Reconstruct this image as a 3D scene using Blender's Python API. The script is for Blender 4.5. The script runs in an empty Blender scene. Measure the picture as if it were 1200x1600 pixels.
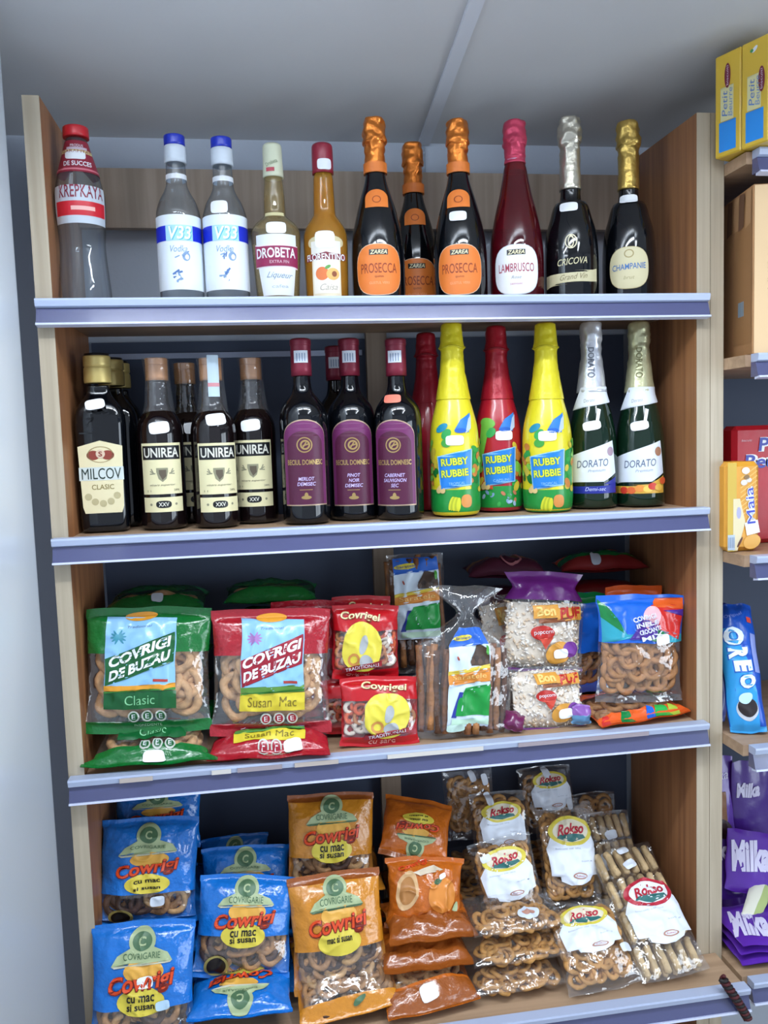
import bpy, bmesh, math, random
from mathutils import Vector, Matrix, noise
sc = bpy.context.scene
col = sc.collection
random.seed(7)
PI = math.pi
# ------------------------------------------------------------------ camera
CP = Vector((0.3125, -1.3235, 1.1836)); YAW, PITCH, ROLL, FPX = 0.1488, 0.0895, -0.0333, 1306.24
fwd = Vector((math.sin(YAW)*math.cos(PITCH), math.cos(YAW)*math.cos(PITCH), -math.sin(PITCH)))
rt0 = Vector((math.cos(YAW), -math.sin(YAW), 0)); up0 = rt0.cross(fwd)
RT = rt0*math.cos(ROLL) + up0*math.sin(ROLL); UP = -rt0*math.sin(ROLL) + up0*math.cos(ROLL)
cam = bpy.data.cameras.new('camera'); co = bpy.data.objects.new('camera', cam); col.objects.link(co)
co.matrix_world = Matrix(((RT.x, UP.x, -fwd.x, CP.x), (RT.y, UP.y, -fwd.y, CP.y), (RT.z, UP.z, -fwd.z, CP.z), (0, 0, 0, 1)))
cam.sensor_fit = 'HORIZONTAL'; cam.sensor_width = 36; cam.lens = 36*FPX/1200; cam.clip_start = .02
sc.camera = co
# ------------------------------------------------------------------ world, light, exposure
w = bpy.data.worlds.new('world'); sc.world = w; w.use_nodes = True
w.node_tree.nodes['Background'].inputs[0].default_value = (.54, .62, .75, 1)
w.node_tree.nodes['Background'].inputs[1].default_value = .75
sc.view_settings.view_transform = 'Standard'; sc.view_settings.look = 'None'
sc.view_settings.exposure = 0.5; sc.view_settings.gamma = 1; sc.view_settings.use_curve_mapping = False
sc.cycles.use_denoising = True
sc.cycles.max_bounces = 10; sc.cycles.transparent_max_bounces = 24; sc.cycles.transmission_bounces = 8
sc.cycles.caustics_refractive = False; sc.cycles.caustics_reflective = False
sc.cycles.sample_clamp_indirect = 4
LAMPS = [  # centre x, centre y, size x, size y, watts
    (.04, -.66, .56, .11, 6.5), (.66, -.66, .56, .11, 6.5),
    (-.36, -1.20, .11, .90, 7), (1.06, -1.20, .11, .90, 7)]
Z1, Z2, Z3, Z4 = 1.4015, 1.0477, .6740, .2450
ZC = 1.737; SL = .165; FLOOR = -.5; W = 1.05; YB = .262; YW = .29

# ------------------------------------------------------------------ helpers
def srgb(h):
    h = h.lstrip('#'); o = []
    for i in (0, 2, 4):
        c = int(h[i:i+2], 16)/255
        o.append(c/12.92 if c <= .04045 else ((c+.055)/1.055)**2.4)
    return (*o, 1)
MC = {}
def mat(hexc, rough=.5, metal=0, coat=0, bump=0, bscale=60, trans=0, ior=1.45, spec=.5, var=0, vscale=40):
    key = (hexc, rough, metal, coat, bump, bscale, trans, ior, spec, var, vscale)
    if key in MC: return MC[key]
    m = bpy.data.materials.new('surface'); m.use_nodes = True
    nt = m.node_tree; b = nt.nodes['Principled BSDF']
    b.inputs['Base Color'].default_value = srgb(hexc); b.inputs['Roughness'].default_value = rough
    b.inputs['Metallic'].default_value = metal; b.inputs['Coat Weight'].default_value = coat
    b.inputs['Coat Roughness'].default_value = .08
    b.inputs['Transmission Weight'].default_value = trans; b.inputs['IOR'].default_value = ior
    b.inputs['Specular IOR Level'].default_value = spec
    if bump or var:
        tc = nt.nodes.new('ShaderNodeTexCoord')
        n = nt.nodes.new('ShaderNodeTexNoise'); n.inputs['Scale'].default_value = bscale; n.inputs['Detail'].default_value = 3
        nt.links.new(tc.outputs['Object'], n.inputs['Vector'])
        if bump:
            bp = nt.nodes.new('ShaderNodeBump'); bp.inputs['Strength'].default_value = bump; bp.inputs['Distance'].default_value = .004
            nt.links.new(n.outputs['Fac'], bp.inputs['Height']); nt.links.new(bp.outputs['Normal'], b.inputs['Normal'])
        if var:
            n2 = nt.nodes.new('ShaderNodeTexNoise'); n2.inputs['Scale'].default_value = vscale
            nt.links.new(tc.outputs['Object'], n2.inputs['Vector'])
            mx = nt.nodes.new('ShaderNodeMix'); mx.data_type = 'RGBA'
            c = srgb(hexc); mx.inputs[6].default_value = tuple(v*(1-var) for v in c[:3])+(1,)
            mx.inputs[7].default_value = tuple(min(1, v*(1+var)) for v in c[:3])+(1,)
            cr = nt.nodes.new('ShaderNodeValToRGB'); cr.color_ramp.elements[0].position = .35; cr.color_ramp.elements[1].position = .65
            nt.links.new(n2.outputs['Fac'], cr.inputs[0]); nt.links.new(cr.outputs[0], mx.inputs[0])
            nt.links.new(mx.outputs[2], b.inputs['Base Color'])
    MC[key] = m; return m
def wood(name, c1, c2, axis='z', rough=.45):
    m = bpy.data.materials.new(name); m.use_nodes = True; nt = m.node_tree; b = nt.nodes['Principled BSDF']
    tc = nt.nodes.new('ShaderNodeTexCoord'); mp = nt.nodes.new('ShaderNodeMapping')
    s = [60, 60, 60]; s['xyz'.index(axis)] = 2.2; mp.inputs['Scale'].default_value = s
    n = nt.nodes.new('ShaderNodeTexNoise'); n.inputs['Scale'].default_value = 1; n.inputs['Detail'].default_value = 5; n.inputs['Distortion'].default_value = .4
    cr = nt.nodes.new('ShaderNodeValToRGB'); cr.color_ramp.elements[0].position = .35; cr.color_ramp.elements[1].position = .68
    cr.color_ramp.elements[0].color = srgb(c1); cr.color_ramp.elements[1].color = srgb(c2)
    nt.links.new(tc.outputs['Object'], mp.inputs[0]); nt.links.new(mp.outputs[0], n.inputs['Vector'])
    nt.links.new(n.outputs['Fac'], cr.inputs[0]); nt.links.new(cr.outputs[0], b.inputs['Base Color'])
    b.inputs['Roughness'].default_value = rough
    return m
def film(name, tint='#ffffff', gloss=.16, rough=.1, bump=.6, bscale=55, haze=0):
    m = bpy.data.materials.new(name); m.use_nodes = True; nt = m.node_tree
    for n in list(nt.nodes): nt.nodes.remove(n)
    out = nt.nodes.new('ShaderNodeOutputMaterial')
    tr = nt.nodes.new('ShaderNodeBsdfTransparent'); tr.inputs[0].default_value = srgb(tint)
    gl = nt.nodes.new('ShaderNodeBsdfGlossy'); gl.inputs['Roughness'].default_value = rough
    tc = nt.nodes.new('ShaderNodeTexCoord'); no = nt.nodes.new('ShaderNodeTexNoise'); no.inputs['Scale'].default_value = bscale
    bp = nt.nodes.new('ShaderNodeBump'); bp.inputs['Strength'].default_value = bump; bp.inputs['Distance'].default_value = .004
    nt.links.new(tc.outputs['Object'], no.inputs['Vector']); nt.links.new(no.outputs['Fac'], bp.inputs['Height']); nt.links.new(bp.outputs['Normal'], gl.inputs['Normal'])
    a = nt.nodes.new('ShaderNodeMixShader'); a.inputs[0].default_value = gloss
    nt.links.new(tr.outputs[0], a.inputs[1]); nt.links.new(gl.outputs[0], a.inputs[2])
    last = a
    if haze:
        df = nt.nodes.new('ShaderNodeBsdfDiffuse'); df.inputs[0].default_value = (.8, .82, .85, 1)
        h = nt.nodes.new('ShaderNodeMixShader'); h.inputs[0].default_value = haze
        nt.links.new(a.outputs[0], h.inputs[1]); nt.links.new(df.outputs[0], h.inputs[2]); last = h
    nt.links.new(last.outputs[0], out.inputs[0])
    return m
CLEAR = film('clear film', gloss=.12, rough=.10, bump=.9, bscale=45, haze=.015)
HAZY = film('hazy film', gloss=.13, rough=.12, bump=1.0, bscale=60, haze=.035)
SLEEVE = film('clear sleeve', gloss=.10, rough=.10, bump=.5, bscale=70, haze=.04)

def glass(name, tint, rough=.03, body=0):
    m = bpy.data.materials.new(name); m.use_nodes = True; nt = m.node_tree
    for n in list(nt.nodes): nt.nodes.remove(n)
    out = nt.nodes.new('ShaderNodeOutputMaterial'); tr = nt.nodes.new('ShaderNodeBsdfTransparent'); gl = nt.nodes.new('ShaderNodeBsdfGlossy')
    lw = nt.nodes.new('ShaderNodeLayerWeight'); lw.inputs[0].default_value = .5
    cr = nt.nodes.new('ShaderNodeValToRGB'); cr.color_ramp.elements[0].color = srgb(tint); cr.color_ramp.elements[0].position = .5
    c = srgb(tint); cr.color_ramp.elements[1].color = (c[0]*.35, c[1]*.35, c[2]*.35, 1); cr.color_ramp.elements[1].position = .95
    nt.links.new(lw.outputs['Facing'], cr.inputs[0]); nt.links.new(cr.outputs[0], tr.inputs[0])
    gl.inputs['Roughness'].default_value = rough
    pw = nt.nodes.new('ShaderNodeMath'); pw.operation = 'POWER'; pw.inputs[1].default_value = 4; nt.links.new(lw.outputs['Facing'], pw.inputs[0])
    fr = nt.nodes.new('ShaderNodeMath'); fr.operation = 'MULTIPLY_ADD'; fr.inputs[1].default_value = .7; fr.inputs[2].default_value = .05; nt.links.new(pw.outputs[0], fr.inputs[0])
    mx = nt.nodes.new('ShaderNodeMixShader'); nt.links.new(fr.outputs[0], mx.inputs[0]); nt.links.new(tr.outputs[0], mx.inputs[1]); nt.links.new(gl.outputs[0], mx.inputs[2])
    if body:
        df = nt.nodes.new('ShaderNodeBsdfDiffuse'); df.inputs[0].default_value = srgb(tint); m2 = nt.nodes.new('ShaderNodeMixShader'); m2.inputs[0].default_value = body
        nt.links.new(tr.outputs[0], m2.inputs[1]); nt.links.new(df.outputs[0], m2.inputs[2]); nt.links.new(m2.outputs[0], mx.inputs[1])
    nt.links.new(mx.outputs[0], out.inputs[0]); return m

class MB:
    def __init__(s): s.v = []; s.f = []; s.m = []; s.sm = []; s.slots = []
    def mi(s, m):
        if m not in s.slots: s.slots.append(m)
        return s.slots.index(m)
    def add(s, vs, fs, m, smooth=True):
        o = len(s.v); s.v += [tuple(v) for v in vs]; i = s.mi(m)
        for f in fs: s.f.append(tuple(o+k for k in f)); s.m.append(i); s.sm.append(smooth)
    def box(s, a, b, m, smooth=False):
        x0, y0, z0 = a; x1, y1, z1 = b
        vs = [(x0,y0,z0),(x1,y0,z0),(x1,y1,z0),(x0,y1,z0),(x0,y0,z1),(x1,y0,z1),(x1,y1,z1),(x0,y1,z1)]
        s.add(vs, [(0,3,2,1),(4,5,6,7),(0,1,5,4),(1,2,6,5),(2,3,7,6),(3,0,4,7)], m, smooth)
    def grid(s, fn, us, vs, m, smooth=True, wrap=False):
        nu, nv = len(us), len(vs); P = [fn(u, v) for v in vs for u in us]; F = []
        for j in range(nv-1):
            for i in range(nu-1): F.append((j*nu+i, j*nu+i+1, (j+1)*nu+i+1, (j+1)*nu+i))
        if callable(m):
            o = len(s.v); s.v += [tuple(p) for p in P]; k = 0
            for j in range(nv-1):
                for i in range(nu-1):
                    s.f.append(tuple(o+q for q in F[k])); k += 1
                    s.m.append(s.mi(m((us[i]+us[i+1])/2, (vs[j]+vs[j+1])/2))); s.sm.append(smooth)
        else: s.add(P, F, m, smooth)
    def lathe(s, prof, m, seg=40, cap=True):
        """prof: (z, rx, ry, n) bottom to top; m may be a function of z"""
        o = len(s.v); n = len(prof)
        for (z, rx, ry, e) in prof:
            for k in range(seg):
                a = 2*PI*k/seg; c, d = math.cos(a), math.sin(a)
                q = (abs(c)**e + abs(d)**e)**(-1/e)
                s.v.append((rx*q*c, ry*q*d, z))
        for j in range(n-1):
            mm = m((prof[j][0]+prof[j+1][0])/2) if callable(m) else m; i_ = s.mi(mm)
            for k in range(seg):
                s.f.append((o+j*seg+k, o+j*seg+(k+1) % seg, o+(j+1)*seg+(k+1) % seg, o+(j+1)*seg+k)); s.m.append(i_); s.sm.append(True)
        if cap:
            i0 = s.mi(m(prof[0][0]) if callable(m) else m); i1 = s.mi(m(prof[-1][0]) if callable(m) else m)
            s.f.append(tuple(o+k for k in reversed(range(seg)))); s.m.append(i0); s.sm.append(False)
            s.f.append(tuple(o+(n-1)*seg+k for k in range(seg))); s.m.append(i1); s.sm.append(False)
    def tube(s, pts, r, m, seg=8, closed=False):
        pts = [Vector(p) for p in pts]; n = len(pts); o = len(s.v); prev = None
        for i, p in enumerate(pts):
            t = (pts[(i+1) % n] - pts[i-1]) if closed else (pts[min(i+1, n-1)] - pts[max(i-1, 0)])
            t.normalize(); a = Vector((0, 0, 1)) if prev is None else prev
            if abs(a.dot(t)) > .95 and prev is None: a = Vector((1, 0, 0))
            x = (a - t*a.dot(t)).normalized(); y = t.cross(x); prev = x
            rr = r(i/(n-1)) if callable(r) else r
            for k in range(seg):
                an = 2*PI*k/seg; s.v.append(tuple(p + x*rr*math.cos(an) + y*rr*math.sin(an)))
        i_ = s.mi(m)
        for j in range(n if closed else n-1):
            for k in range(seg):
                a0 = o+j*seg; a1 = o+((j+1) % n)*seg
                s.f.append((a0+k, a0+(k+1) % seg, a1+(k+1) % seg, a1+k)); s.m.append(i_); s.sm.append(True)
        if not closed:
            s.f.append(tuple(o+k for k in reversed(range(seg)))); s.m.append(i_); s.sm.append(True)
            s.f.append(tuple(o+(n-1)*seg+k for k in range(seg))); s.m.append(i_); s.sm.append(True)
    # --- printing: everything below is laid on a surface function F(x, y, e) -> point
    def conv(s, F, pts, m, e=.0004, d=.004):
        ys = sorted(p[1] for p in pts); y0, y1 = ys[0], ys[-1]; n = max(2, int((y1-y0)/d)+1)
        lv = sorted(set([y0+(y1-y0)*i/n for i in range(n+1)] + ys)); rows = []
        for y in lv:
            yy = min(max(y, y0+1e-7), y1-1e-7); xs = []
            for i in range(len(pts)):
                a, b = pts[i], pts[(i+1) % len(pts)]
                if (a[1] <= yy) != (b[1] <= yy): xs.append(a[0]+(b[0]-a[0])*(yy-a[1])/(b[1]-a[1]))
            rows.append((min(xs), max(xs), y) if xs else None)
        rows = [r for r in rows if r]
        wmax = max(r[1]-r[0] for r in rows); nx = max(1, int(wmax/d)+1)
        P = [F(r[0]+(r[1]-r[0])*i/nx, r[2], e) for r in rows for i in range(nx+1)]
        Fc = [(j*(nx+1)+i, j*(nx+1)+i+1, (j+1)*(nx+1)+i+1, (j+1)*(nx+1)+i) for j in range(len(rows)-1) for i in range(nx)]
        s.add(P, Fc, m, True)
    def rect(s, F, cx, cy, w_, h_, m, e=.0004, d=.004, rot=0, skew=0):
        c, q = math.cos(rot), math.sin(rot)
        P = [(cx+a*c-b*q, cy+a*q+b*c+skew*a) for a, b in ((-w_/2, -h_/2), (w_/2, -h_/2), (w_/2, h_/2), (-w_/2, h_/2))]
        s.conv(F, P, m, e, d)
    def ell(s, F, cx, cy, rx, ry, m, e=.0004, d=.003, n=24, p=2, rot=0):
        P = []
        for k in range(n):
            a = 2*PI*k/n+.01; c, q = math.cos(a), math.sin(a); r = (abs(c)**p+abs(q)**p)**(-1/p)
            x, y = rx*r*c, ry*r*q; P.append((cx+x*math.cos(rot)-y*math.sin(rot), cy+x*math.sin(rot)+y*math.cos(rot)))
        s.conv(F, P, m, e, d)
    def ringd(s, F, cx, cy, rx, ry, t, m, e=.0004, n=28):
        P = []; 
        for k in range(n):
            a = 2*PI*k/n
            for g in (1, 1-t): P.append(F(cx+rx*g*math.cos(a), cy+ry*g*math.sin(a), e))
        s.add(P, [(2*k+1, 2*k, (2*k+2) % (2*n), (2*k+3) % (2*n)) for k in range(n)], m)
    def text(s, F, t, cx, cy, w_, h_, m, e=.0008, bold=0, rot=0, shear=0, skew=0):
        V, T = glyphs(t, bold, shear)
        P = [(v[0]*w_, v[1]*h_) for v in V]
        c, q = math.cos(rot), math.sin(rot)
        P = [(cx+x*c-y*q, cy+x*q+y*c+skew*x) for x, y in P]
        s.add([F(x, y, e) for x, y in P], T, m, False)
    def build(s, name, parent=None, loc=None):
        me = bpy.data.meshes.new(name); me.from_pydata(s.v, [], s.f)
        for m in s.slots: me.materials.append(m)
        me.polygons.foreach_set('material_index', s.m); me.polygons.foreach_set('use_smooth', s.sm); me.update()
        o = bpy.data.objects.new(name, me); col.objects.link(o)
        if parent: o.parent = parent
        if loc: o.location = loc
        return o
GC = {}
def glyphs(t, bold=0, shear=0):
    k = (t, bold, shear)
    if k in GC: return GC[k]
    cu = bpy.data.curves.new('lettering', 'FONT'); cu.body = t; cu.offset = bold; cu.shear = shear; cu.resolution_u = 3
    cu.align_x = 'CENTER'
    ob = bpy.data.objects.new('lettering', cu); col.objects.link(ob)
    me = bpy.data.meshes.new_from_object(ob); col.objects.unlink(ob); bpy.data.objects.remove(ob)
    bm = bmesh.new(); bm.from_mesh(me); bmesh.ops.triangulate(bm, faces=bm.faces)
    V = [tuple(v.co[:2]) for v in bm.verts]; T = [tuple(v.index for v in f.verts) for f in bm.faces]
    bm.free(); bpy.data.meshes.remove(me)
    x0 = min(v[0] for v in V); x1 = max(v[0] for v in V); y0 = min(v[1] for v in V); y1 = max(v[1] for v in V)
    V = [((v[0]-(x0+x1)/2)/(x1-x0), (v[1]-(y0+y1)/2)/(y1-y0)) for v in V]
    # orient triangles facing +
    T2 = []
    for a, b, c in T:
        ar = (V[b][0]-V[a][0])*(V[c][1]-V[a][1])-(V[b][1]-V[a][1])*(V[c][0]-V[a][0])
        T2.append((a, b, c) if ar > 0 else (a, c, b))
    GC[k] = (V, T2); return GC[k]
def empty(name, label, cat, loc=(0, 0, 0), group=None):
    o = bpy.data.objects.new(name, None); col.objects.link(o); o.location = loc; o.empty_display_size = .05
    o['label'] = label; o['category'] = cat
    if group: o['group'] = group
    return o
def struct(o): o['kind'] = 'structure'; return o
def tag(o, label, cat, group=None):
    o['label'] = label; o['category'] = cat
    if group: o['group'] = group
    return o
def lin(a, b, n): return [a+(b-a)*i/n for i in range(n+1)]
def ray(u, v): return fwd + RT*(u-600)/FPX - UP*(v-800)/FPX
def at(u, v, y=None, z=None):      # a sight line of the photograph met with a real upright or level plane of the shelf
    d = ray(u, v); t = (y-CP.y)/d.y if y is not None else (z-CP.z)/d.z
    return CP + d*t
def mpp(p): return (Vector(p)-CP).dot(fwd)/FPX     # metres per pixel at a point

# ------------------------------------------------------------------ room
def plane(name, pts, m):
    b = MB(); b.add(pts, [(0, 1, 2, 3)], m, False); return struct(b.build(name))
PAINT = mat('#b9c2cf', .7, bump=.08, bscale=120)
CEILM = mat('#c4c6c8', .6, bump=.06, bscale=80, var=.03, vscale=3)
def zc(y): return ZC+(YW-y)*SL      # the ceiling slopes up gently away from the shelf
def sloped(b, x0, y0, x1, y1, d0, d1, m):
    b.box((x0, y0, 0), (x1, y1, 1), m)
    for i in range(len(b.v)-8, len(b.v)): x, y, k = b.v[i]; b.v[i] = (x, y, zc(y)+(d1 if k else d0))
b = MB(); sloped(b, -1.6, -3.2, 2.6, YW+.1, 0, .04, CEILM); struct(b.build('ceiling'))
b = MB(); b.box((-1.6, YW, FLOOR), (2.6, YW+.1, ZC), PAINT); struct(b.build('wall_back'))
b = MB(); b.box((-1.6, -3.2, FLOOR-.04), (2.6, YW+.1, FLOOR), mat('#b4ada2', .4, var=.1, vscale=6)); struct(b.build('floor'))
b = MB()                        # joint strip on the ceiling, turned down the wall
sloped(b, .642, -2.9, .664, YW-.004, -.006, -.0005, mat('#c9ced6', .5))
struct(b.build('trim_1'))
b = MB(); b.box((.648, YW-.005, 1.2), (.656, YW-.0005, ZC-.007), mat('#8a93a0', .5)); struct(b.build('trim_2'))
for i, (lx, ly, sx, sy, wt) in enumerate(LAMPS):
    t = empty('ceiling_light', ['white ceiling light fitting above the aisle, left of the pair along the shelf', 'white ceiling light fitting above the aisle, right of the pair along the shelf', 'long white ceiling light fitting running away from the shelf on the left', 'long white ceiling light fitting running away from the shelf on the right'][i], 'ceiling light', (lx, ly, zc(ly)-.075))
    t.rotation_euler.x = -math.atan(SL)
    b = MB(); hx, hy = sx/2+.012, sy/2+.012
    b.box((-hx, -hy, -.03), (hx, -hy+.01, 0), PAINT); b.box((-hx, hy-.01, -.03), (hx, hy, 0), PAINT)
    b.box((-hx, -hy+.01, -.03), (-hx+.01, hy-.01, 0), PAINT); b.box((hx-.01, -hy+.01, -.03), (hx, hy-.01, 0), PAINT)
    b.box((-hx+.01, -hy+.01, -.008), (hx-.01, hy-.01, 0), PAINT)
    b.build('housing', t)
    ld = bpy.data.lights.new('lamp', 'AREA'); ld.shape = 'RECTANGLE'; ld.size = sx; ld.size_y = sy; ld.energy = wt; ld.color = (.86, .93, 1)
    lo = bpy.data.objects.new('lamp', ld); col.objects.link(lo); lo.parent = t; lo.location = (0, 0, -.026)
    l2 = bpy.data.lights.new('ceiling_fill', 'AREA'); l2.shape = 'RECTANGLE'; l2.size = sx; l2.size_y = sy; l2.energy = wt*.75; l2.color = (.86, .93, 1)  # added upward fill that brightens the ceiling, not a lamp of the fitting
    lo = bpy.data.objects.new('ceiling_fill', l2); col.objects.link(lo); lo.parent = t; lo.location = (0, 0, .004); lo.rotation_euler.x = PI
    for k in (-1, 1):
        b = MB(); q = (k*sx*.4, 0) if sx > sy else (0, k*sy*.4); b.tube([(q[0], q[1], 0), (q[0], q[1], .073)], .003, PAINT, 8); b.build('hanger', t)

# shop window in the right-hand wall, out of the picture: the daylight on the fridge and on the right flanks of the bottles
b = MB(); WY0, WY1, WZ0, WZ1 = -2.7, -1.0, .15, 1.45
for y0, y1, z0, z1 in ((-3.2, WY0, FLOOR, 2.4), (WY1, YW, FLOOR, 1.7), (WY0, WY1, FLOOR, WZ0), (WY0, WY1, WZ1, 1.9)): b.box((2.6, y0, z0), (2.68, y1, z1), PAINT)
struct(b.build('wall_right'))
b = MB(); FR = mat('#d8dde4', .4)
for y0, y1, z0, z1 in ((WY0, WY0+.04, WZ0, WZ1), (WY1-.04, WY1, WZ0, WZ1), (WY0+.04, WY1-.04, WZ0, WZ0+.04), (WY0+.04, WY1-.04, WZ1-.04, WZ1), (-1.87, -1.83, WZ0+.04, WZ1-.04)): b.box((2.59, y0, z0), (2.64, y1, z1), FR)
struct(b.build('window_1'))
ld = bpy.data.lights.new('daylight', 'AREA'); ld.shape = 'RECTANGLE'; ld.size = 1.3; ld.size_y = 1.7; ld.energy = 32; ld.color = (.78, .89, 1)
lo = bpy.data.objects.new('daylight', ld); col.objects.link(lo); lo.location = (2.66, -1.85, .8); lo.rotation_euler = (0, PI/2, 0)

# ------------------------------------------------------------------ fridge at the left
def rounded(b, x0, x1, y0, y1, z0, z1, r, m, seg=6):
    P = []
    for cx, cy, a0 in ((x1-r, y1-r, 0), (x0+r, y1-r, PI/2), (x0+r, y0+r, PI), (x1-r, y0+r, 1.5*PI)):
        for k in range(seg+1):
            a = a0 + PI/2*k/seg; P.append((cx+r*math.cos(a), cy+r*math.sin(a)))
    n = len(P); o = len(b.v); i = b.mi(m)
    zs = [(z0, 0), (z1-r*.3, 0), (z1-r*.09, .09*r), (z1, .3*r)]
    cx, cy = (x0+x1)/2, (y0+y1)/2
    for z, ins in zs:
        for x, y in P: b.v.append((x-math.copysign(ins, x-cx), y-math.copysign(ins, y-cy), z))
    for j in range(3):
        for k in range(n): b.f.append((o+j*n+k, o+j*n+(k+1) % n, o+(j+1)*n+(k+1) % n, o+(j+1)*n+k)); b.m.append(i); b.sm.append(True)
    b.f.append(tuple(o+3*n+k for k in range(n))); b.m.append(i); b.sm.append(False)
    b.f.append(tuple(o+k for k in reversed(range(n)))); b.m.append(i); b.sm.append(False)
t = empty('refrigerator', 'tall plain white refrigerator side at the left edge of the picture', 'refrigerator', (-.325, -.36, FLOOR))
ENAMEL = mat('#e3ecf5', .3, coat=.2)
b = MB(); rounded(b, -.31, .31, -.30, .36, .03, 1.762-FLOOR, .045, ENAMEL); b.build('cabinet', t)
b = MB(); rounded(b, -.31, .31, -.36, -.305, .06, 1.755-FLOOR, .02, ENAMEL); b.build('door', t)
b = MB(); b.tube([(-.27, -.36, 1.0), (-.27, -.40, 1.02), (-.27, -.40, 1.38), (-.27, -.36, 1.4)], .01, mat('#9aa0a8', .3, metal=.8)); b.build('handle', t)
for sx in (-.26, .26):
    for sy in (-.24, .3):
        b = MB(); b.lathe([(0, .02, .02, 2), (.03, .018, .018, 2)], mat('#222222', .6), 12); b.build('foot', t, (sx, sy, 0))

# ------------------------------------------------------------------ shelf unit
WD_FRONT = wood('pale oak edge', '#a59781', '#bdb09a')
WD_SIDE = wood('brown oak side', '#87593a', '#a8754c')
WD_BACK = wood('grey oak board', '#8d7c6b', '#a69482', 'z')
WD_SHELF = wood('oak shelf', '#a08368', '#b7997c', 'x')
RAIL_TOP = mat('#adb8d2', .35); RAIL_FACE = mat('#4c4f74', .2, coat=.6); RAIL_LIP = mat('#c3c9e2', .3)
unit = empty('shelving_unit', 'large open oak shelving unit with four shelves of bottles and snack bags', 'shelving', (0, 0, FLOOR))
def U(z): return z-FLOOR
def panel(x0, x1, y0, y1, zt, parent=unit, name='side_panel', ofx=0):
    b = MB(); b.box((x0-ofx, y0+.0016, 0), (x1-ofx, y1, U(zt)), WD_SIDE); o = b.build(name, parent)
    b = MB(); b.box((x0-ofx, y0, 0), (x1-ofx, y0+.0015, U(zt)), WD_FRONT); b.build('edge_band', o)
    return o
panel(0, .024, 0, YB, 1.6947); panel(W, W+.0235, 0, YB, 1.6947)
def rail(parent, x0, x1, y, z, papers=(), dark=1):
    """price rail: white lip on top, sloping violet face, pale bottom lip"""
    b = MB(); pr = [(0, 0), (-.020, 0), (-.021, -.003), (-.019, -.011), (-.014, -.013), (-.003, -.013), (0, -.013)]
    def ext(pr, m):
        P = [(x0, y+a, z+c) for a, c in pr] + [(x1, y+a, z+c) for a, c in pr]; n = len(pr)
        b.add(P, [(k, (k+1) % n, n+(k+1) % n, n+k) for k in range(n)] + [tuple(reversed(range(n))), tuple(range(n, 2*n))], m, False)
    ext(pr, RAIL_TOP)
    ext([(0, -.0135), (-.013, -.0135), (-.020, -.036), (-.016, -.037), (0, -.037)], RAIL_FACE)
    ext([(-.010, -.0375), (-.023, -.0355), (-.024, -.0385), (-.010, -.041)], RAIL_LIP)
    r_ = b.build('price_rail', parent)
    for k, (a, c) in enumerate(papers):
        q = MB(); q.box((a, y-.0222, z-.0105), (c, y-.0212, z-.0035), mat(('#b8aca4', '#cfcac4', '#9a8f95')[k % 3], .7)); q.build('paper_strip', r_)
    return r_
for z, pap in ((Z1, ()), (Z2, ()), (Z3, ((.08, .13), (.22, .25), (.26, .33), (.35, .42), (.5, .66), (.72, .95)))):
    b = MB(); b.box((.0245, 0, U(z)-.022), (W-.0005, YB-.002, U(z)-.003), WD_SHELF); s_ = b.build('shelf', unit)
    rail(unit, .003, W+.012, -.001, U(z), pap)
b = MB(); b.box((.0245, -.085, U(Z4)-.022), (W-.0005, YB-.002, U(Z4)-.003), WD_SHELF)
b.box((.0, -.085, U(Z4)-.022), (.0245, -.001, U(Z4)-.003), WD_SHELF); b.box((W-.0005, -.085, U(Z4)-.022), (1.085, -.001, U(Z4)-.003), WD_SHELF); b.build('shelf', unit)
rail(unit, -.003, 1.088, -.086, U(Z4))
b = MB(); b.box((.0245, -.0, U(-.13)-.022), (W-.0005, YB-.002, U(-.13)-.003), WD_SHELF); b.build('shelf', unit)
b = MB(); b.box((.0245, YB-.018, U(1.567)), (W-.0005, YB-.001, U(1.6693)), WD_BACK); b.build('back_rail', unit)
b = MB(); b.box((.527, YB, 0), (.566, YB+.02, U(1.56)), WD_BACK); b.build('back_post', unit)
BACKM = mat('#475268', .6)
b = MB(); b.box((.0245, YB+.0205, U(-.1)), (W-.0005, YB+.0265, U(Z1)-.03), BACKM); b.build('back_panel', unit)
b = MB(); b.box((.03, YB+.012, U(1.340)), (.52, YB+.020, U(1.350)), RAIL_TOP); b.build('back_batten', unit)

# right-hand unit
RX = 1.0745
r_unit = empty('shelving_unit', 'second oak shelving unit cut off by the right edge, with biscuits and chocolate', 'shelving', (0, 0, FLOOR))
panel(RX, RX+.0235, 0, YB, 1.6947, r_unit); panel(2.05, 2.0735, 0, YB, 1.6947, r_unit)
RZ = [1.614, 1.297, .970, .648, .236]
for z in RZ:
    b = MB(); b.box((RX+.0245, -.062, U(z)-.02), (2.049, YB-.002, U(z)-.001), WD_SHELF); b.build('shelf', r_unit)
    rail(r_unit, RX+.034, 2.05, -.063, U(z)+.0)
b = MB(); b.box((RX+.0245, YB+.001, U(.1)), (2.049, YB+.007, U(1.6)), BACKM); b.build('back_panel', r_unit)

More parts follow.
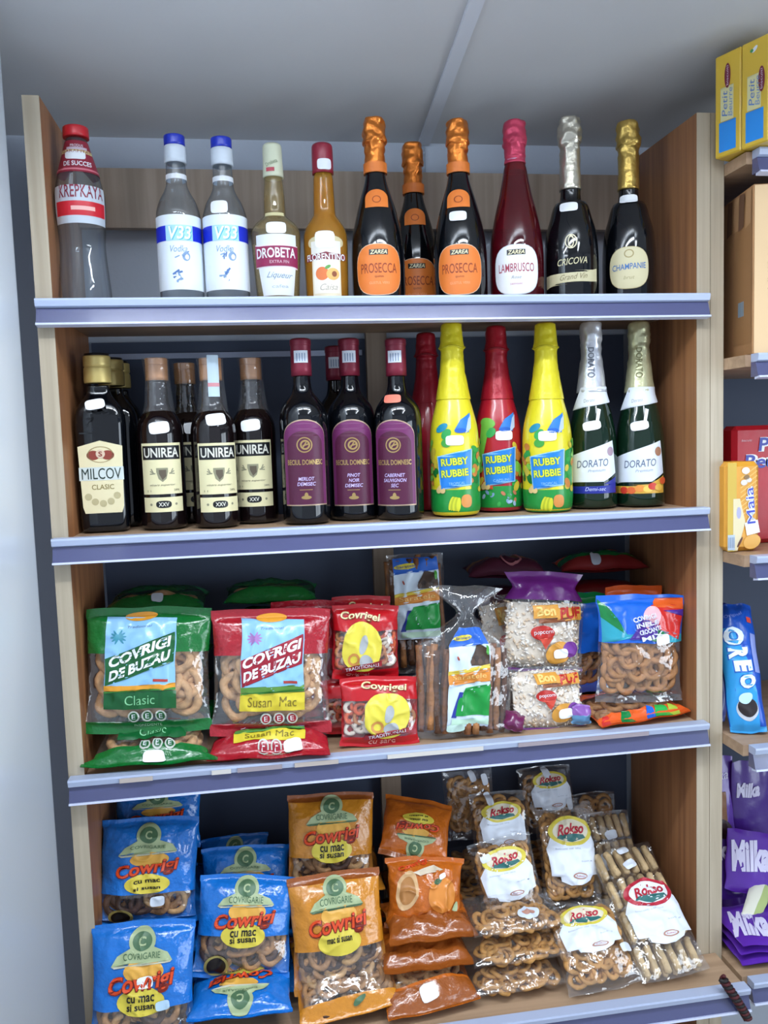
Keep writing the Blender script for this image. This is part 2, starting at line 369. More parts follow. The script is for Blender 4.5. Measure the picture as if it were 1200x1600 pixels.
# ------------------------------------------------------------------ bottles
WHITE = mat('#eef1f5', .45); CREAM = mat('#e2d8b0', .45); BLACK = mat('#16171a', .35)
STICK = mat('#f4f7fa', .55); DARKG = mat('#07090e', .05, spec=.5, coat=.25); GREENG = mat('#0c2417', .05, coat=.25)
BROWNG = mat('#120b0c', .05, coat=.3); CLEARG = glass('clear bottle glass', '#e9eff4', body=.04)
GOLDT = mat('#b59a62', .35, metal=.6); GREYT = mat('#8d8f96', .5)
class Bottle:
    def __init__(s, label, cx, pxb, y, zs, cat='bottle', name='bottle', group=None, turn=0, depth=None, top=None):
        s.p = at(cx, pxb, y=y); s.p.z = zs; s.y = y
        s.root = empty(name, label, cat, s.p, group)
        s.root.rotation_euler.z = math.atan2(CP.x-s.p.x, y-CP.y)*1.0 + turn
        s.k = mpp((s.p.x, y, zs+.15)); s.cx = cx
        s.dy = y-.036
    def z(s, py):                       # height above the shelf of a photograph row, on the bottle's own axis plane
        return at(s.cx, py, y=s.dy).z - s.p.z
    def prof(s, L, dr=0, n=2, ryk=1):
        return sorted([(s.z(py) if py is not None else 0., w_/2*s.k*.985+dr, (w_/2*s.k*.985+dr)*ryk, n) for py, w_ in L])
    def smooth(s, P, sub=4):
        out = []
        for i in range(len(P)-1):
            a = P[max(i-1, 0)]; b_ = P[i]; c = P[i+1]; d = P[min(i+2, len(P)-1)]
            for k in range(sub):
                t = k/sub; z = b_[0]+(c[0]-b_[0])*t
                def hm(j):
                    h = (c[0]-b_[0]) or 1e-6
                    m0 = (c[j]-a[j])/((c[0]-a[0]) or 1e-6)*h; m1 = (d[j]-b_[j])/((d[0]-b_[0]) or 1e-6)*h
                    if (c[j]-b_[j])*(b_[j]-a[j]) <= 0: m0 = 0
                    if (d[j]-c[j])*(c[j]-b_[j]) <= 0: m1 = 0
                    dl = c[j]-b_[j]; m0 = max(min(m0, 3*abs(dl)), -3*abs(dl)); m1 = max(min(m1, 3*abs(dl)), -3*abs(dl))
                    return (2*t**3-3*t**2+1)*b_[j]+(t**3-2*t**2+t)*m0+(-2*t**3+3*t**2)*c[j]+(t**3-t**2)*m1
                out.append((z, hm(1), hm(2), b_[3]))
        out.append(P[-1]); return out
    def body(s, L, m, name='glass_body', n=2, ryk=1, sub=4, seg=44):
        P = s.prof(L, 0, n, ryk); P = s.smooth(P, sub)
        z0, rx, ry, e = P[0]
        P = [(z0, rx*.9, ry*.9, e), (z0+.0015, rx*.965, ry*.965, e), (z0+.005, rx, ry, e)] + [q for q in P if q[0] > z0+.006]
        s.P = P; s.n = n; b = MB(); b.lathe(P, m, seg); return b.build(name, s.root)
    def sleeve(s, L, m, name, seg=36, crumple=0, sub=4, dr=.0008, parent=None):
        P = s.smooth(s.prof(L, dr), sub); zt = P[-1]
        P = P[:-1] + [(zt[0]-.001, zt[1], zt[2], 2), (zt[0], zt[1]*.93, zt[2]*.93, 2)]
        b = MB(); b.lathe(P, m, seg)
        if crumple:
            rr = random.random()*50
            for i, v in enumerate(b.v):
                q = Vector(v); a = crumple*(1 if q.z > P[0][0]+.35*(P[-1][0]-P[0][0]) else .35)
                d = noise.noise(Vector((q.x*90+rr, q.y*90, q.z*110)))*a
                h = Vector((q.x, q.y, 0)); 
                if h.length > 1e-5: h.normalize(); b.v[i] = tuple(q+h*d)
        return b.build(name, parent or s.root)
    def rad(s, z):
        P = s.P
        for i in range(len(P)-1):
            if P[i][0] <= z <= P[i+1][0]:
                t = (z-P[i][0])/((P[i+1][0]-P[i][0]) or 1e-6); return P[i][1]+(P[i+1][1]-P[i][1])*t
        return P[-1][1] if z > P[-1][0] else P[0][1]
    def F(s, dr=0, th0=0, flat=None):
        """surface function: x runs around the front, y is height above the shelf"""
        if flat is not None:
            return lambda x, y, e: (x, -(flat+dr+e), y)
        def f(x, y, e):
            R = s.rad(y); a = x/max(R, .004)+th0; R += dr+e
            return (R*math.sin(a), -R*math.cos(a), y)
        return f
    def px(s, w_): return w_*s.k
    def sticker(s, F, x, py, w_=26, h_=13, m=None, rot=0, lb=None):
        b = MB(); b.ell(F, x*s.k, s.z(py), w_/2*s.k, h_/2*s.k, m or STICK, .0016, p=5, rot=rot)
        o = b.build('price_sticker', s.root)
        if lb: o['label'] = lb
        return o
    def swoosh(s, F, x0, y0, x1, y1): pass

def lbl(s, fn, name='paper_label', lab=None):
    b = MB(); fn(b); o = b.build(name, s.root)
    if lab: o['label'] = lab
    return o

# --- top shelf
YT = .075
# 1 clear vodka bottle with red cap
B = Bottle('clear vodka bottle with red cap and red neck label, leftmost on top shelf', 133, 440, .060, Z1)
B.body([(206, 32), (216, 36), (240, 49), (265, 63), (285, 72), (300, 77), (320, 77), (350, 73), (380, 70), (420, 75), (445, 79), (None, 81)], CLEARG)
RED = mat('#c8202c', .3, coat=.3); MAR = mat('#8f2438', .4)
B.sleeve([(186, 33), (188, 37), (204, 38)], RED, 'cap')
F = B.F()
def f(b):
    for k in range(1): pass
    b.grid(lambda u, v: F(u, v, .0008), lin(-.075, .075, 40), lin(B.z(266), B.z(212), 12), MAR)
    b.rect(F, 0, B.z(226), .03, .004, mat('#c9b7c4', .5), .0014); b.text(F, 'PRODUS', 0, B.z(221), .018, .004, WHITE, .0014)
    b.rect(F, 0, B.z(231), .054, .006, mat('#d5c590', .5), .0012)
    b.text(F, 'GARANTAT', 0, B.z(231), .045, .0045, MAR, .0016)
    b.text(F, 'DE SUCCES', 0, B.z(252), .042, .0075, WHITE, .0014, bold=.02)
    b.grid(lambda u, v: F(u, v, .0012), lin(-.075, .075, 30), lin(B.z(263), B.z(260), 1), mat('#c9707c', .5))
lbl(B, f, 'neck_label', 'dark red neck label reading DE SUCCES')
def f(b):
    b.grid(lambda u, v: F(u, v, .0006), lin(-.045, .045, 30), lin(B.z(348), B.z(288), 14), mat('#c3ccd6', .4))
    b.rect(F, .001, B.z(325), .082, .021, mat('#c92432', .35), .001)
    b.rect(F, .004, B.z(325), .035, .006, mat('#f0b8b0', .4), .0014)
    b.text(F, 'KREPKAYA', .003, B.z(298), .070, .019, mat('#8a2c40', .4), .0012, bold=.01)
lbl(B, f, 'front_label', 'silver label with red band reading KREPKAYA')
B.sticker(F, -3, 238, 30, 13)
# 2, 3 vodka bottles with blue caps
for i, (cx, dp) in enumerate(((284, 0), (356, 4))):
    B = Bottle(['clear vodka bottle with blue cap and white V33 label, next to the red-capped one', 'clear vodka bottle with blue cap and white V33 label, beside the amber liqueur'][i], cx, 440, YT, Z1, group=None)
    B.body([(245+dp, 30), (262+dp, 31), (280+dp, 33), (292+dp, 42), (305+dp, 56), (320+dp, 66), (332, 69), (400, 69), (None, 69)], CLEARG)
    B.sleeve([(200+dp, 29), (202+dp, 31), (217+dp, 31)], mat('#1c32b4', .3, coat=.3), 'cap')
    c = B.sleeve([(217+dp, 32), (245+dp, 33)], mat('#dbe4ee', .35), 'cap_sleeve')
    F = B.F()
    b = MB(); 
    F2 = lambda x, y, e: ((.0148+e+.0012)*math.sin(x/.015), -(.0148+.0012+e)*math.cos(x/.015), y)
    b.text(F2, 'V33', 0, B.z(236+dp), .024, .008, mat('#3565a8', .4), .0009, bold=.02); b.build('cap_lettering', B.root)
    b = MB(); b.grid(lambda u, v: B.F()(u, v, .0006), lin(-.04, .04, 16), lin(B.z(272+dp), B.z(264+dp), 2), WHITE); b.build('neck_band', B.root)
    def f(b):
        b.grid(lambda u, v: F(u, v, .0006), lin(-.052, .052, 30), lin(B.z(452), B.z(334), 20), mat('#e9f2fb', .4))
        b.grid(lambda u, v: F(u, v, .0010), lin(-.052, .052, 30), lin(B.z(375), B.z(351), 4), mat('#1b2fc0', .35))
        b.rect(F, 0, B.z(363), .042, .0235, mat('#a9dcec', .35), .0013, skew=0)
        b.text(F, 'V33', .001, B.z(363), .034, .020, mat('#f4fbff', .3), .0022, bold=.02, shear=.2)
        b.text(F, 'V33', .0025, B.z(364), .034, .020, mat('#52b7c9', .3), .0018, bold=.02, shear=.2)
        BL = mat('#7e9cc0', .4); BD = mat('#4a6fa8', .4)
        b.text(F, 'Vodka', -.002, B.z(388), .026, .010, BL, .001, shear=.3)
        b.ell(F, .009, B.z(400), .006, .007, BL, .001); b.ell(F, .010, B.z(401), .003, .004, WHITE, .0014)
        for k in range(9): b.rect(F, -.008+.0105*random.random(), B.z(430)+(random.random()-.5)*.014, .012, .0028, [BL, BD, WHITE][k % 3], .001+.0003*k/3, rot=random.random()*2)
        for k in range(6): b.rect(F, (random.random()-.3)*.02, B.z(396)+(random.random()-.5)*.01, .008, .0018, [BL, BD][k % 2], .001, rot=random.random()*2)
    lbl(B, f, 'front_label', 'white label with blue band reading V33')
    if i == 1: B.sticker(F, -8, 322, 26, 20)
# 4 Drobeta
B = Bottle('amber liqueur bottle with cream cap and DROBETA label', 434, 440, YT, Z1)
AMB = mat('#b08a3c', .04, trans=.8, ior=1.36, coat=.2)
B.body([(266, 29), (300, 33), (328, 35), (334, 44), (342, 62), (352, 75), (365, 78), (400, 75), (440, 70), (None, 67)], glass('amber bottle glass', '#d8c698', body=.18))
B.sleeve([(214, 25), (218, 28), (240, 29), (268, 31)], mat('#d9dcc0', .4), 'cap')
F = B.F()
Fc = lambda x, y, e: ((.0155+e)*math.sin(x/.0155), -(.0155+e)*math.cos(x/.0155), y)
b = MB(); b.rect(Fc, -.004, B.z(258), .012, .006, mat('#b0404c', .4), .0022); b.text(Fc, 'Drobeta', -.002, B.z(247), .018, .006, mat('#7c8a64', .4), .0022, rot=.4); b.build('cap_print', B.root)
def f(b):
    b.conv(F, [(-.035, B.z(366)), (.035, B.z(366)), (.0355, B.z(400)), (.027, B.z(461)), (-.025, B.z(461)), (-.0355, B.z(400))], mat('#e4e9ee', .45), .0006)
    b.rect(F, 0, B.z(400), .076, .036, mat('#e9d9de', .4), .001, skew=-.03)
    b.rect(F, 0, B.z(400), .076, .033, mat('#8e1f4c', .4), .0013, skew=-.03)
    b.text(F, 'DROBETA', -.001, B.z(395), .066, .0155, WHITE, .0017, bold=.02)
    b.text(F, 'EXTRA FIN', .004, B.z(409), .030, .0045, mat('#d9b9c4', .4), .0017)
    SL = mat('#7890a8', .5)
    b.text(F, 'Liqueur', .004, B.z(431), .042, .012, SL, .0011, shear=.5, rot=-.05)
    b.text(F, 'cafea', .004, B.z(447), .026, .005, mat('#aebdca', .5), .0011)
lbl(B, f, 'front_label', 'white label with maroon band reading DROBETA')
b = MB(); b.rect(F, -.001, B.z(330), .032, .006, mat('#d8cfa0', .3), .001); b.build('neck_ribbon', B.root)
B.sticker(F, 1, 356, 30, 18)
# 5 Florentino
B = Bottle('golden liqueur bottle with burgundy cap and peach label', 511, 440, YT, Z1)
B.body([(262, 31), (300, 33), (326, 35), (336, 46), (348, 61), (362, 69), (380, 70), (None, 67)], glass('golden bottle glass', '#dfa23a', body=.35))
B.sleeve([(214, 28), (218, 31), (240, 32), (262, 32)], mat('#8f1d34', .35, coat=.2), 'cap')
F = B.F()
b = MB(); Fc = lambda x, y, e: ((.0178+e)*math.sin(x/.0178), -(.0178+e)*math.cos(x/.0178), y)
b.ell(Fc, .003, B.z(250), .0115, .0085, STICK, .001, p=5); b.build('price_sticker', B.root)
def f(b):
    b.ell(F, 0, B.z(378), .031, .011, mat('#cfc39a', .45), .0006, p=2.4)
    b.rect(F, 0, B.z(386), .050, .02, mat('#e8e6dc', .45), .0007)
    b.rect(F, 0, B.z(430), .048, .068, mat('#e7dfc4', .45), .0006)
    b.rect(F, 0, B.z(431), .042, .054, mat('#efe9dc', .45), .001)
    b.conv(F, [(-.036, B.z(407)), (.036, B.z(405)), (.036, B.z(396)), (0, B.z(393)), (-.036, B.z(397))], mat('#7c1d2e', .4), .0013)
    b.text(F, 'FLORENTINO', 0, B.z(401), .066, .0105, WHITE, .0017, bold=.02)
    b.ell(F, -.007, B.z(427), .0105, .0105, mat('#d8743e', .5), .0013); b.ell(F, .010, B.z(428), .0105, .0095, mat('#e6b468', .5), .0014)
    b.ell(F, .012, B.z(428), .004, .0045, mat('#8a4a2a', .5), .0018); b.ell(F, .002, B.z(417), .005, .0025, mat('#5f9a4a', .5), .0018, rot=.5)
    b.text(F, 'Caisa', .003, B.z(448), .028, .010, mat('#b9b2a4', .4), .0014, shear=.4)
lbl(B, f, 'front_label', 'cream label with two peaches reading FLORENTINO')
B.sticker(F, -1, 374, 30, 26)
# 6,7,8 Prosecca, 9 Lambrusco, 10 Cricova, 11 gold foil
def fizz(label, cx, y, foil, glass, wd=85, turn=0, top=172, foilb=262, cx2=None, zs=Z1, ref=None, foilrough=.28, metal=.85, basey=440, dep=None, collar=0):
    B = Bottle(label, cx, basey, y, zs, turn=turn)
    if ref is not None: B.k = ref[0]; B.z = ref[1]
    s_ = wd/85
    o = foilb-262
    L = [(foilb-4, 31), (foilb+o*.3+14, 36), (300+o*.4, 50), (330+o*.2, 66), (355, 77), (380, 83), (405, 85), (440, 85), (None, 84)]
    B.body([(a, c*s_) for a, c in L], glass)
    t0 = top
    fo = mat(foil, foilrough, metal=metal, bump=.35, bscale=90)
    B.sleeve([(t0, 20), (t0+2, 29), (t0+12, 33), (t0+28, 35), (t0+38, 36), (t0+46, 31), (t0+60, 30), (foilb-12, 31.5), (foilb, 32.5)], fo, 'foil', 48, crumple=.0034, sub=5)
    b = MB(); zz = B.z(t0+40)
    b.tube([(.0185*math.cos(a), .0185*math.sin(a), zz+.0015*math.sin(a*5)) for a in lin(0, 2*PI, 40)[:-1]], .0012, fo, 6, closed=True); b.build('wire_collar', B.root)
    return B
OR = '#e2843a'
ORL = mat('#e07a30', .45); ORD = mat('#8f3a1a', .5); ORP = mat('#f2a878', .5)
def zarea_labels(B, white=False):
    F = B.F(); m0 = mat('#eef0f4', .4) if white else ORL; md = mat('#a03a4c', .5) if white else ORD
    def f(b):
        b.ell(F, 0, B.z(422), .0395, .0408, mat('#f0d0b8' if not white else '#c8d0dc', .4), .0005, p=2.8, n=36)
        b.ell(F, 0, B.z(422), .0385, .0398, m0, .0009, p=2.8, n=36)
        b.rect(F, 0, B.z(395), .030, .0088, BLACK, .0013, skew=.0); b.text(F, 'ZAREA', 0, B.z(395), .027, .0066, mat('#e8e0b8', .4), .0018, bold=.02, shear=.25)
        if not white:
            b.text(F, 'PROSECCA', 0, B.z(420), .060, .0155, md, .0013, bold=.005)
            b.text(F, 'spumos', 0, B.z(434), .014, .004, md, .0013)
            b.text(F, 'GUSTUL VERII', 0, B.z(443), .032, .004, ORP, .0013)
        else:
            b.text(F, 'LAMBRUSCO', 0, B.z(419), .060, .014, md, .0013, bold=.005)
            b.text(F, 'Rose', 0, B.z(434), .016, .005, GREYT, .0013, shear=.3)
            b.text(F, 'semisec', 0, B.z(444), .02, .004, mat('#c88a98', .5), .0013)
    lbl(B, f, 'front_label', 'orange label reading ZAREA PROSECCA' if not white else 'white label reading ZAREA LAMBRUSCO')
    if not white:
        b = MB(); P = [(-.0195, B.z(322)), (.0195, B.z(322)), (.0195, B.z(306))] + [(.0195*math.cos(a), B.z(306)+.014*math.sin(a)) for a in lin(0, PI, 14)[1:-1]] + [(-.0195, B.z(306))]
        b.conv(F, P, ORL, .0006); b.ringd(F, 0, B.z(309), .007, .006, .2, ORD, .001); b.build('neck_label', B.root)
        Fn = lambda x, y, e: ((.0172+e)*math.sin(x/.0172), -(.0172+e)*math.cos(x/.0172), y)
        b = MB(); b.grid(lambda u, v: Fn(u, v, .0022), lin(-.05, .05, 24), lin(B.z(262), B.z(246), 2), ORL); b.build('foil_band', B.root)
    return F
B6 = B = fizz('green sparkling wine bottle with orange foil, leftmost of the orange-labelled three', 592, YT, OR, DARKG, turn=.02); zarea_labels(B)
ref = (B.k, (lambda q: (lambda py: q.__class__.z(q, py)))(B))
B = fizz('green sparkling wine bottle with orange foil standing behind the front two orange-labelled ones', 650, .185, OR, DARKG, turn=.05, ref=ref); zarea_labels(B)
B = fizz('green sparkling wine bottle with orange foil and white price sticker on neck', 720, YT, OR, DARKG, turn=-.03, top=175); F = zarea_labels(B)
B.sticker(F, -1, 337, 26, 15)
B = fizz('rose sparkling wine bottle with pink foil and white label', 808, YT, '#c4405c', glass('rose bottle glass', '#a8243a', body=.12), turn=-.02, top=176, foilb=246, metal=.4, foilrough=.35); zarea_labels(B, True)
b = MB(); b.lathe([(B.z(258), .0165, .0165, 2), (B.z(240), .0172, .0172, 2)], mat('#c8a4c0', .35), 32, cap=False); b.build('foil_band', B.root)
B = fizz('dark sparkling wine bottle with silver foil and narrow cream band label', 893, YT, '#c6c0b0', DARKG, top=171, foilb=288)
F = B.F(); B.sticker(F, -3, 321, 27, 14)
def f(b):
    b.conv(F, [(-.05, B.z(448)), (.05, B.z(440)), (.05, B.z(420)), (-.05, B.z(428))], mat('#c9c19c', .45), .0006)
    b.text(F, 'Grand Vin', .004, B.z(433), .046, .009, mat('#7d7250', .5), .001, shear=.4, skew=.06)
    b.text(F, 'CRICOVA', .002, B.z(409), .050, .011, mat('#c8c09a', .35), .0008, bold=.01, shear=.25, skew=.06)
    b.ringd(F, 0, B.z(378), .010, .012, .18, mat('#a09a84', .35, metal=.5), .0008); b.ringd(F, 0, B.z(378), .005, .010, .3, mat('#a09a84', .35, metal=.5), .0008)
lbl(B, f, 'front_label', 'cream band and gilt print reading CRICOVA')
B = fizz('dark sparkling wine bottle with gold foil and rounded beige label, rightmost on top shelf', 983, YT, '#c4a458', DARKG, wd=83, top=177, foilb=288)
F = B.F(); B.sticker(F, 0, 306, 28, 14)
def f(b):
    b.ell(F, 0, B.z(419), .0345, .0350, mat('#b8a878', .4), .0005, p=2.6, n=36); b.ell(F, 0, B.z(419), .0335, .0340, mat('#cfc6a0', .45), .0009, p=2.6, n=36)
    b.text(F, 'CHAMPANIE', 0, B.z(417), .056, .010, mat('#3f6ea8', .5), .0013, bold=.01, skew=.04)
    b.ringd(F, 0, B.z(397), .008, .007, .25, mat('#a09060', .4), .0013)
    b.text(F, 'brut', 0, B.z(434), .018, .006, mat('#a39a70', .5), .0013, shear=.3)
lbl(B, f, 'front_label', 'beige rounded label with blue lettering')

# --- second shelf
GOLDCAP = mat('#c9b470', .35, metal=.35)
def milcov(label, cx, y, full=True, ref=None):
    B = Bottle(label, cx, 800, y, Z2, turn=-.12)
    if ref: B.k, B.z = ref
    B.body([(600, 33), (612, 36), (622, 48), (634, 64), (648, 73), (665, 75), (700, 74), (740, 74), (800, 74), (None, 72)], DARKG, n=5, ryk=.72, seg=56)
    # round neck under the cap
    B.sleeve([(552, 37), (554, 40), (568, 40), (570, 37.5), (573, 40), (594, 41), (596, 40)], GOLDCAP, 'cap')
    b = MB(); b.lathe([(B.z(556), .0188, .0188, 2), (B.z(549), .0192, .0192, 2)], BLACK, 32); b.build('cap_rim', B.root)
    r = .72*37*B.k*.985
    if full:
        Fc = lambda x, y, e: ((.0196+e)*math.sin(x/.0196), -(.0196+e)*math.cos(x/.0196), y)
        b = MB(); b.text(Fc, 'MILCOV', .002, B.z(588), .030, .0085, mat('#3c3424', .4), .0009, bold=.01); b.build('cap_lettering', B.root)
        F = B.F(flat=r*.985)
        def f(b):
            P = [(-.034, B.z(697)), (-.031, B.z(792)), (-.028, B.z(802)), (.028, B.z(802)), (.0315, B.z(792)), (.034, B.z(697)), (0, B.z(688))]
            b.conv(F, P, CREAM, .0014)
            b.rect(F, 0, B.z(740), .068, .021, mat('#ccd6d2', .45), .0018)
            b.text(F, 'MILCOV', 0, B.z(740), .060, .0175, mat('#24362e', .4), .0022)
            b.text(F, 'CLASIC', .001, B.z(761), .034, .008, mat('#8a7c48', .4), .0018, bold=.01)
            BR = mat('#8c3c30', .45)
            b.ell(F, -.011, B.z(711), .010, .0075, BR, .0018); b.ell(F, .011, B.z(711), .010, .0075, BR, .0018); b.ringd(F, 0, B.z(710), .020, .013, .1, mat('#a89468', .45), .0018)
            b.ell(F, 0, B.z(709), .007, .007, mat('#d8c0a8', .45), .0024); b.text(F, 'S', 0, B.z(709), .006, .008, BR, .0028, bold=.02)
            for k, (a, c) in enumerate(((-.022, 776), (-.012, 784), (0, 787), (.012, 784), (.022, 775))): b.ell(F, a, B.z(c), .0055, .0055, mat('#b8ad84', .45), .0018)
        lbl(B, f, 'front_label', 'cream label reading MILCOV CLASIC')
        Fn = B.F(flat=r*.93)
        b = MB()
        for k in range(16): b.ell(Fn, -.018+.036*random.random(), B.z(650)+(random.random()-.5)*.026, .005, .002, DARKG, .0022, rot=random.random()*3)
        b.rect(Fn, 0, B.z(676), .06, .0022, DARKG, .0028); b.build('embossing', B.root)
        b = MB(); b.ell(lambda x, y, e: (x, -(r*.80+e+max(0, B.z(612)-y)*.25), y), -.003, B.z(631), .015, .008, STICK, .006, p=4, rot=.15); b.build('price_sticker', B.root)
    return B
B = milcov('square dark brandy bottle with gold cap and cream MILCOV label, front left', 166, .088)
ref = (B.k, (lambda q: (lambda py: q.__class__.z(q, py)))(B))
milcov('square dark brandy bottle with gold cap, directly behind the front MILCOV one', 187, .160, False, ref)
milcov('square dark brandy bottle with gold cap, furthest back behind the MILCOV ones', 197, .222, False, ref)
def unirea(label, cx, y, turn=0, ref=None, strip=False):
    B = Bottle(label, cx, 800, y, Z2, turn=turn)
    if ref: B.k, B.z = ref
    B.body([(592, 29), (612, 32), (630, 34), (640, 44), (652, 60), (664, 69), (680, 72), (800, 72), (None, 71)], BROWNG)
    capm = mat('#c08a5c', .4, metal=.2)
    B.sleeve([(556, 32), (558, 33), (566, 33), (567, 32), (568, 33), (592, 33)], capm, 'cap')
    b = MB(); b.lathe([(B.z(648), .026, .024, 2), (B.z(625), .0235, .0215, 2), (B.z(590), .0205, .020, 2), (B.z(556), .0205, .020, 2)], SLEEVE, 28, cap=False)
    for i, v in enumerate(b.v): b.v[i] = (v[0]+noise.noise(Vector(v)*60)*.004, v[1], v[2]+noise.noise(Vector(v)*90)*.003)
    b.build('shrink_film', B.root)
    F = B.F()
    def f(b):
        zb = B.z
        b.grid(lambda u, v: F(u, v, .0006), lin(-.034, .034, 24), lin(zb(772), zb(692), 12), mat('#e0d8ac', .45))
        b.grid(lambda u, v: F(u, v, .0006), lin(-.034, .034, 24), lin(zb(800), zb(777), 4), mat('#e0d8ac', .45))
        b.rect(F, 0, zb(707), .063, .022, BLACK, .001); b.text(F, 'UNIREA', 0, zb(707), .056, .0155, mat('#d9d8cc', .4), .0014, bold=.02)
        GR = mat('#8d8a70', .45); GB = mat('#5d5344', .45)
        b.conv(F, [(-.009, zb(737)), (-.006, zb(748)), (0, zb(753)), (.006, zb(748)), (.009, zb(737)), (.009, zb(731)), (-.009, zb(731))], GR, .001)
        b.conv(F, [(-.005, zb(740)), (0, zb(750)), (.006, zb(744)), (.006, zb(734)), (-.005, zb(734))], GB, .0014)
        for sx in (-1, 1):
            for k in range(3): b.rect(F, sx*.015, zb(739)-.002*k+.003, .009, .0018, GR, .001, rot=sx*(1.1-.6*k))
        b.text(F, 'vinars superior', 0, zb(758), .040, .004, GB, .001, shear=.4)
        b.text(F, '1 l', -.022, zb(767), .006, .003, GB, .001); b.text(F, '28%', .022, zb(766), .01, .003, GB, .001)
        b.ell(F, 0, zb(788), .012, .0058, BLACK, .001, p=3); b.text(F, 'XXV', 0, zb(788), .016, .0065, mat('#d9d8cc', .4), .0014, bold=.02)
        for sx in (-1, 1): b.ell(F, sx*.02, zb(788), .002, .002, GR, .001)
    lbl(B, f, 'front_label', 'cream label with black panel reading UNIREA')
    if strip:
        Fc = lambda x, y, e: ((.0215+e)*math.sin(x/.0215), -(.0215+e)*math.cos(x/.0215), y)
        b = MB(); b.rect(Fc, .001, B.z(586), .018, .066, mat('#b9ccd8', .4), .001); b.rect(Fc, .001, B.z(600), .018, .006, mat('#c98a90', .4), .0015); b.build('tax_strip', B.root)
    B.sticker(F, -1 if not strip else 0, 668 if not strip else 655, 30, 18, rot=.1)
    return B
B = unirea('brown brandy bottle with UNIREA label standing alone beside the square bottle', 257, .088)
ref = (B.k, (lambda q: (lambda py: q.__class__.z(q, py)))(B))
unirea('brown brandy bottle with UNIREA label and blue-grey tax strip over its cap', 340, .076, .15, None, True)
unirea('brown brandy bottle with UNIREA label touching the row of wine bottles', 402, .118, -.1, ref)
unirea('brown brandy bottle half hidden in the back row between front UNIREA bottles', 300, .185, .3, ref)
WINEL = mat('#501a38', .4, bump=.1, bscale=200); WINEP = mat('#6c2a5c', .4); CAPS = mat('#7c2438', .35, metal=.2)
def wine(label, cx, y, words, ref=None, full=True, off=0, group=None):
    B = Bottle(label, cx, 800, y, Z2, group=group)
    if ref: B.k, B.z = ref
    B.body([(583, 27), (600, 29), (612, 35), (622, 50), (634, 66), (648, 74), (664, 76), (800, 76), (None, 75)], DARKG)
    B.sleeve([(525, 28), (528, 32), (535, 32), (537, 30.5), (585, 31)], CAPS, 'capsule')
    F = B.F(th0=off)
    Fc = lambda x, y, e: ((.0168+e)*math.sin(x/.0168+off*.6), -(.0168+e)*math.cos(x/.0168+off*.6), y)
    b = MB(); b.rect(Fc, 0, B.z(555), .0225, .0195, mat('#d5dbe6', .4), .0012); 
    for k in range(4): b.rect(Fc, -.006+.004*k, B.z(556), .0015, .013, mat('#7f93b0', .5), .0016)
    b.build('tax_stamp', B.root)
    if full:
        def arch(g, ytop, yb): 
            return [(-g, B.z(yb)), (g, B.z(yb)), (g, B.z(ytop)-g*.72)] + [(g*math.cos(a), B.z(ytop)-g*.72+g*.72*math.sin(a)) for a in lin(0, PI, 18)[1:-1]] + [(-g, B.z(ytop)-g*.72)]
        def f(b):
            b.conv(F, arch(.0375, 655, 790), mat('#b39a80', .35, metal=.3), .0005, d=.003)
            b.conv(F, arch(.0365, 657, 788), WINEP, .0009, d=.003)
            b.conv(F, arch(.0300, 673, 787.5), WINEL, .0013, d=.003)
            b.ringd(F, 0, B.z(695), .0125, .0125, .15, GOLDT, .0017); b.ringd(F, .001, B.z(695), .008, .008, .35, GOLDT, .0017)
            b.rect(F, 0, B.z(695), .010, .002, GOLDT, .0018, rot=1); b.rect(F, .002, B.z(695), .010, .002, GOLDT, .0018, rot=.3)
            b.text(F, 'BECIUL DOMNESC', 0, B.z(722), .058, .0085, GOLDT, .0017, bold=.02)
            for k, wd in enumerate(words): b.text(F, wd, .001, B.z((748 if len(words) == 2 else 742)+8*k), .0042*len(wd), .0058, mat('#c9bce8', .4), .0017, bold=.01, shear=.2)
            b.ell(F, 0, B.z(777), .008, .003, GOLDT, .0017); b.ell(F, 0, B.z(774), .003, .005, GOLDT, .0018)
            b.rect(F, 0, B.z(765), .02, .001, GOLDT, .0017)
        lbl(B, f, 'front_label', 'purple arched label reading BECIUL DOMNESC')
    return B
B = wine('dark red wine bottle with purple arched label reading MERLOT, leftmost of three', 480, .066, ['MERLOT', 'DEMISEC'])
ref = (B.k, (lambda q: (lambda py: q.__class__.z(q, py)))(B))
wine('dark red wine bottle with purple arched label reading PINOT NOIR, middle of three', 554, .094, ['PINOT', 'NOIR', 'DEMISEC'])
B = wine('dark red wine bottle with orange price sticker on shoulder, rightmost of three', 626, .064, ['CABERNET', 'SAUVIGNON', 'SEC'], off=-.22)
B.sticker(B.F(), -8, 622, 27, 13, mat('#e8806c', .5), lb='salmon orange sticker')
wine('dark wine bottle in the back row, its neck seen left of the PINOT NOIR one', 532, .185, [], ref, False)
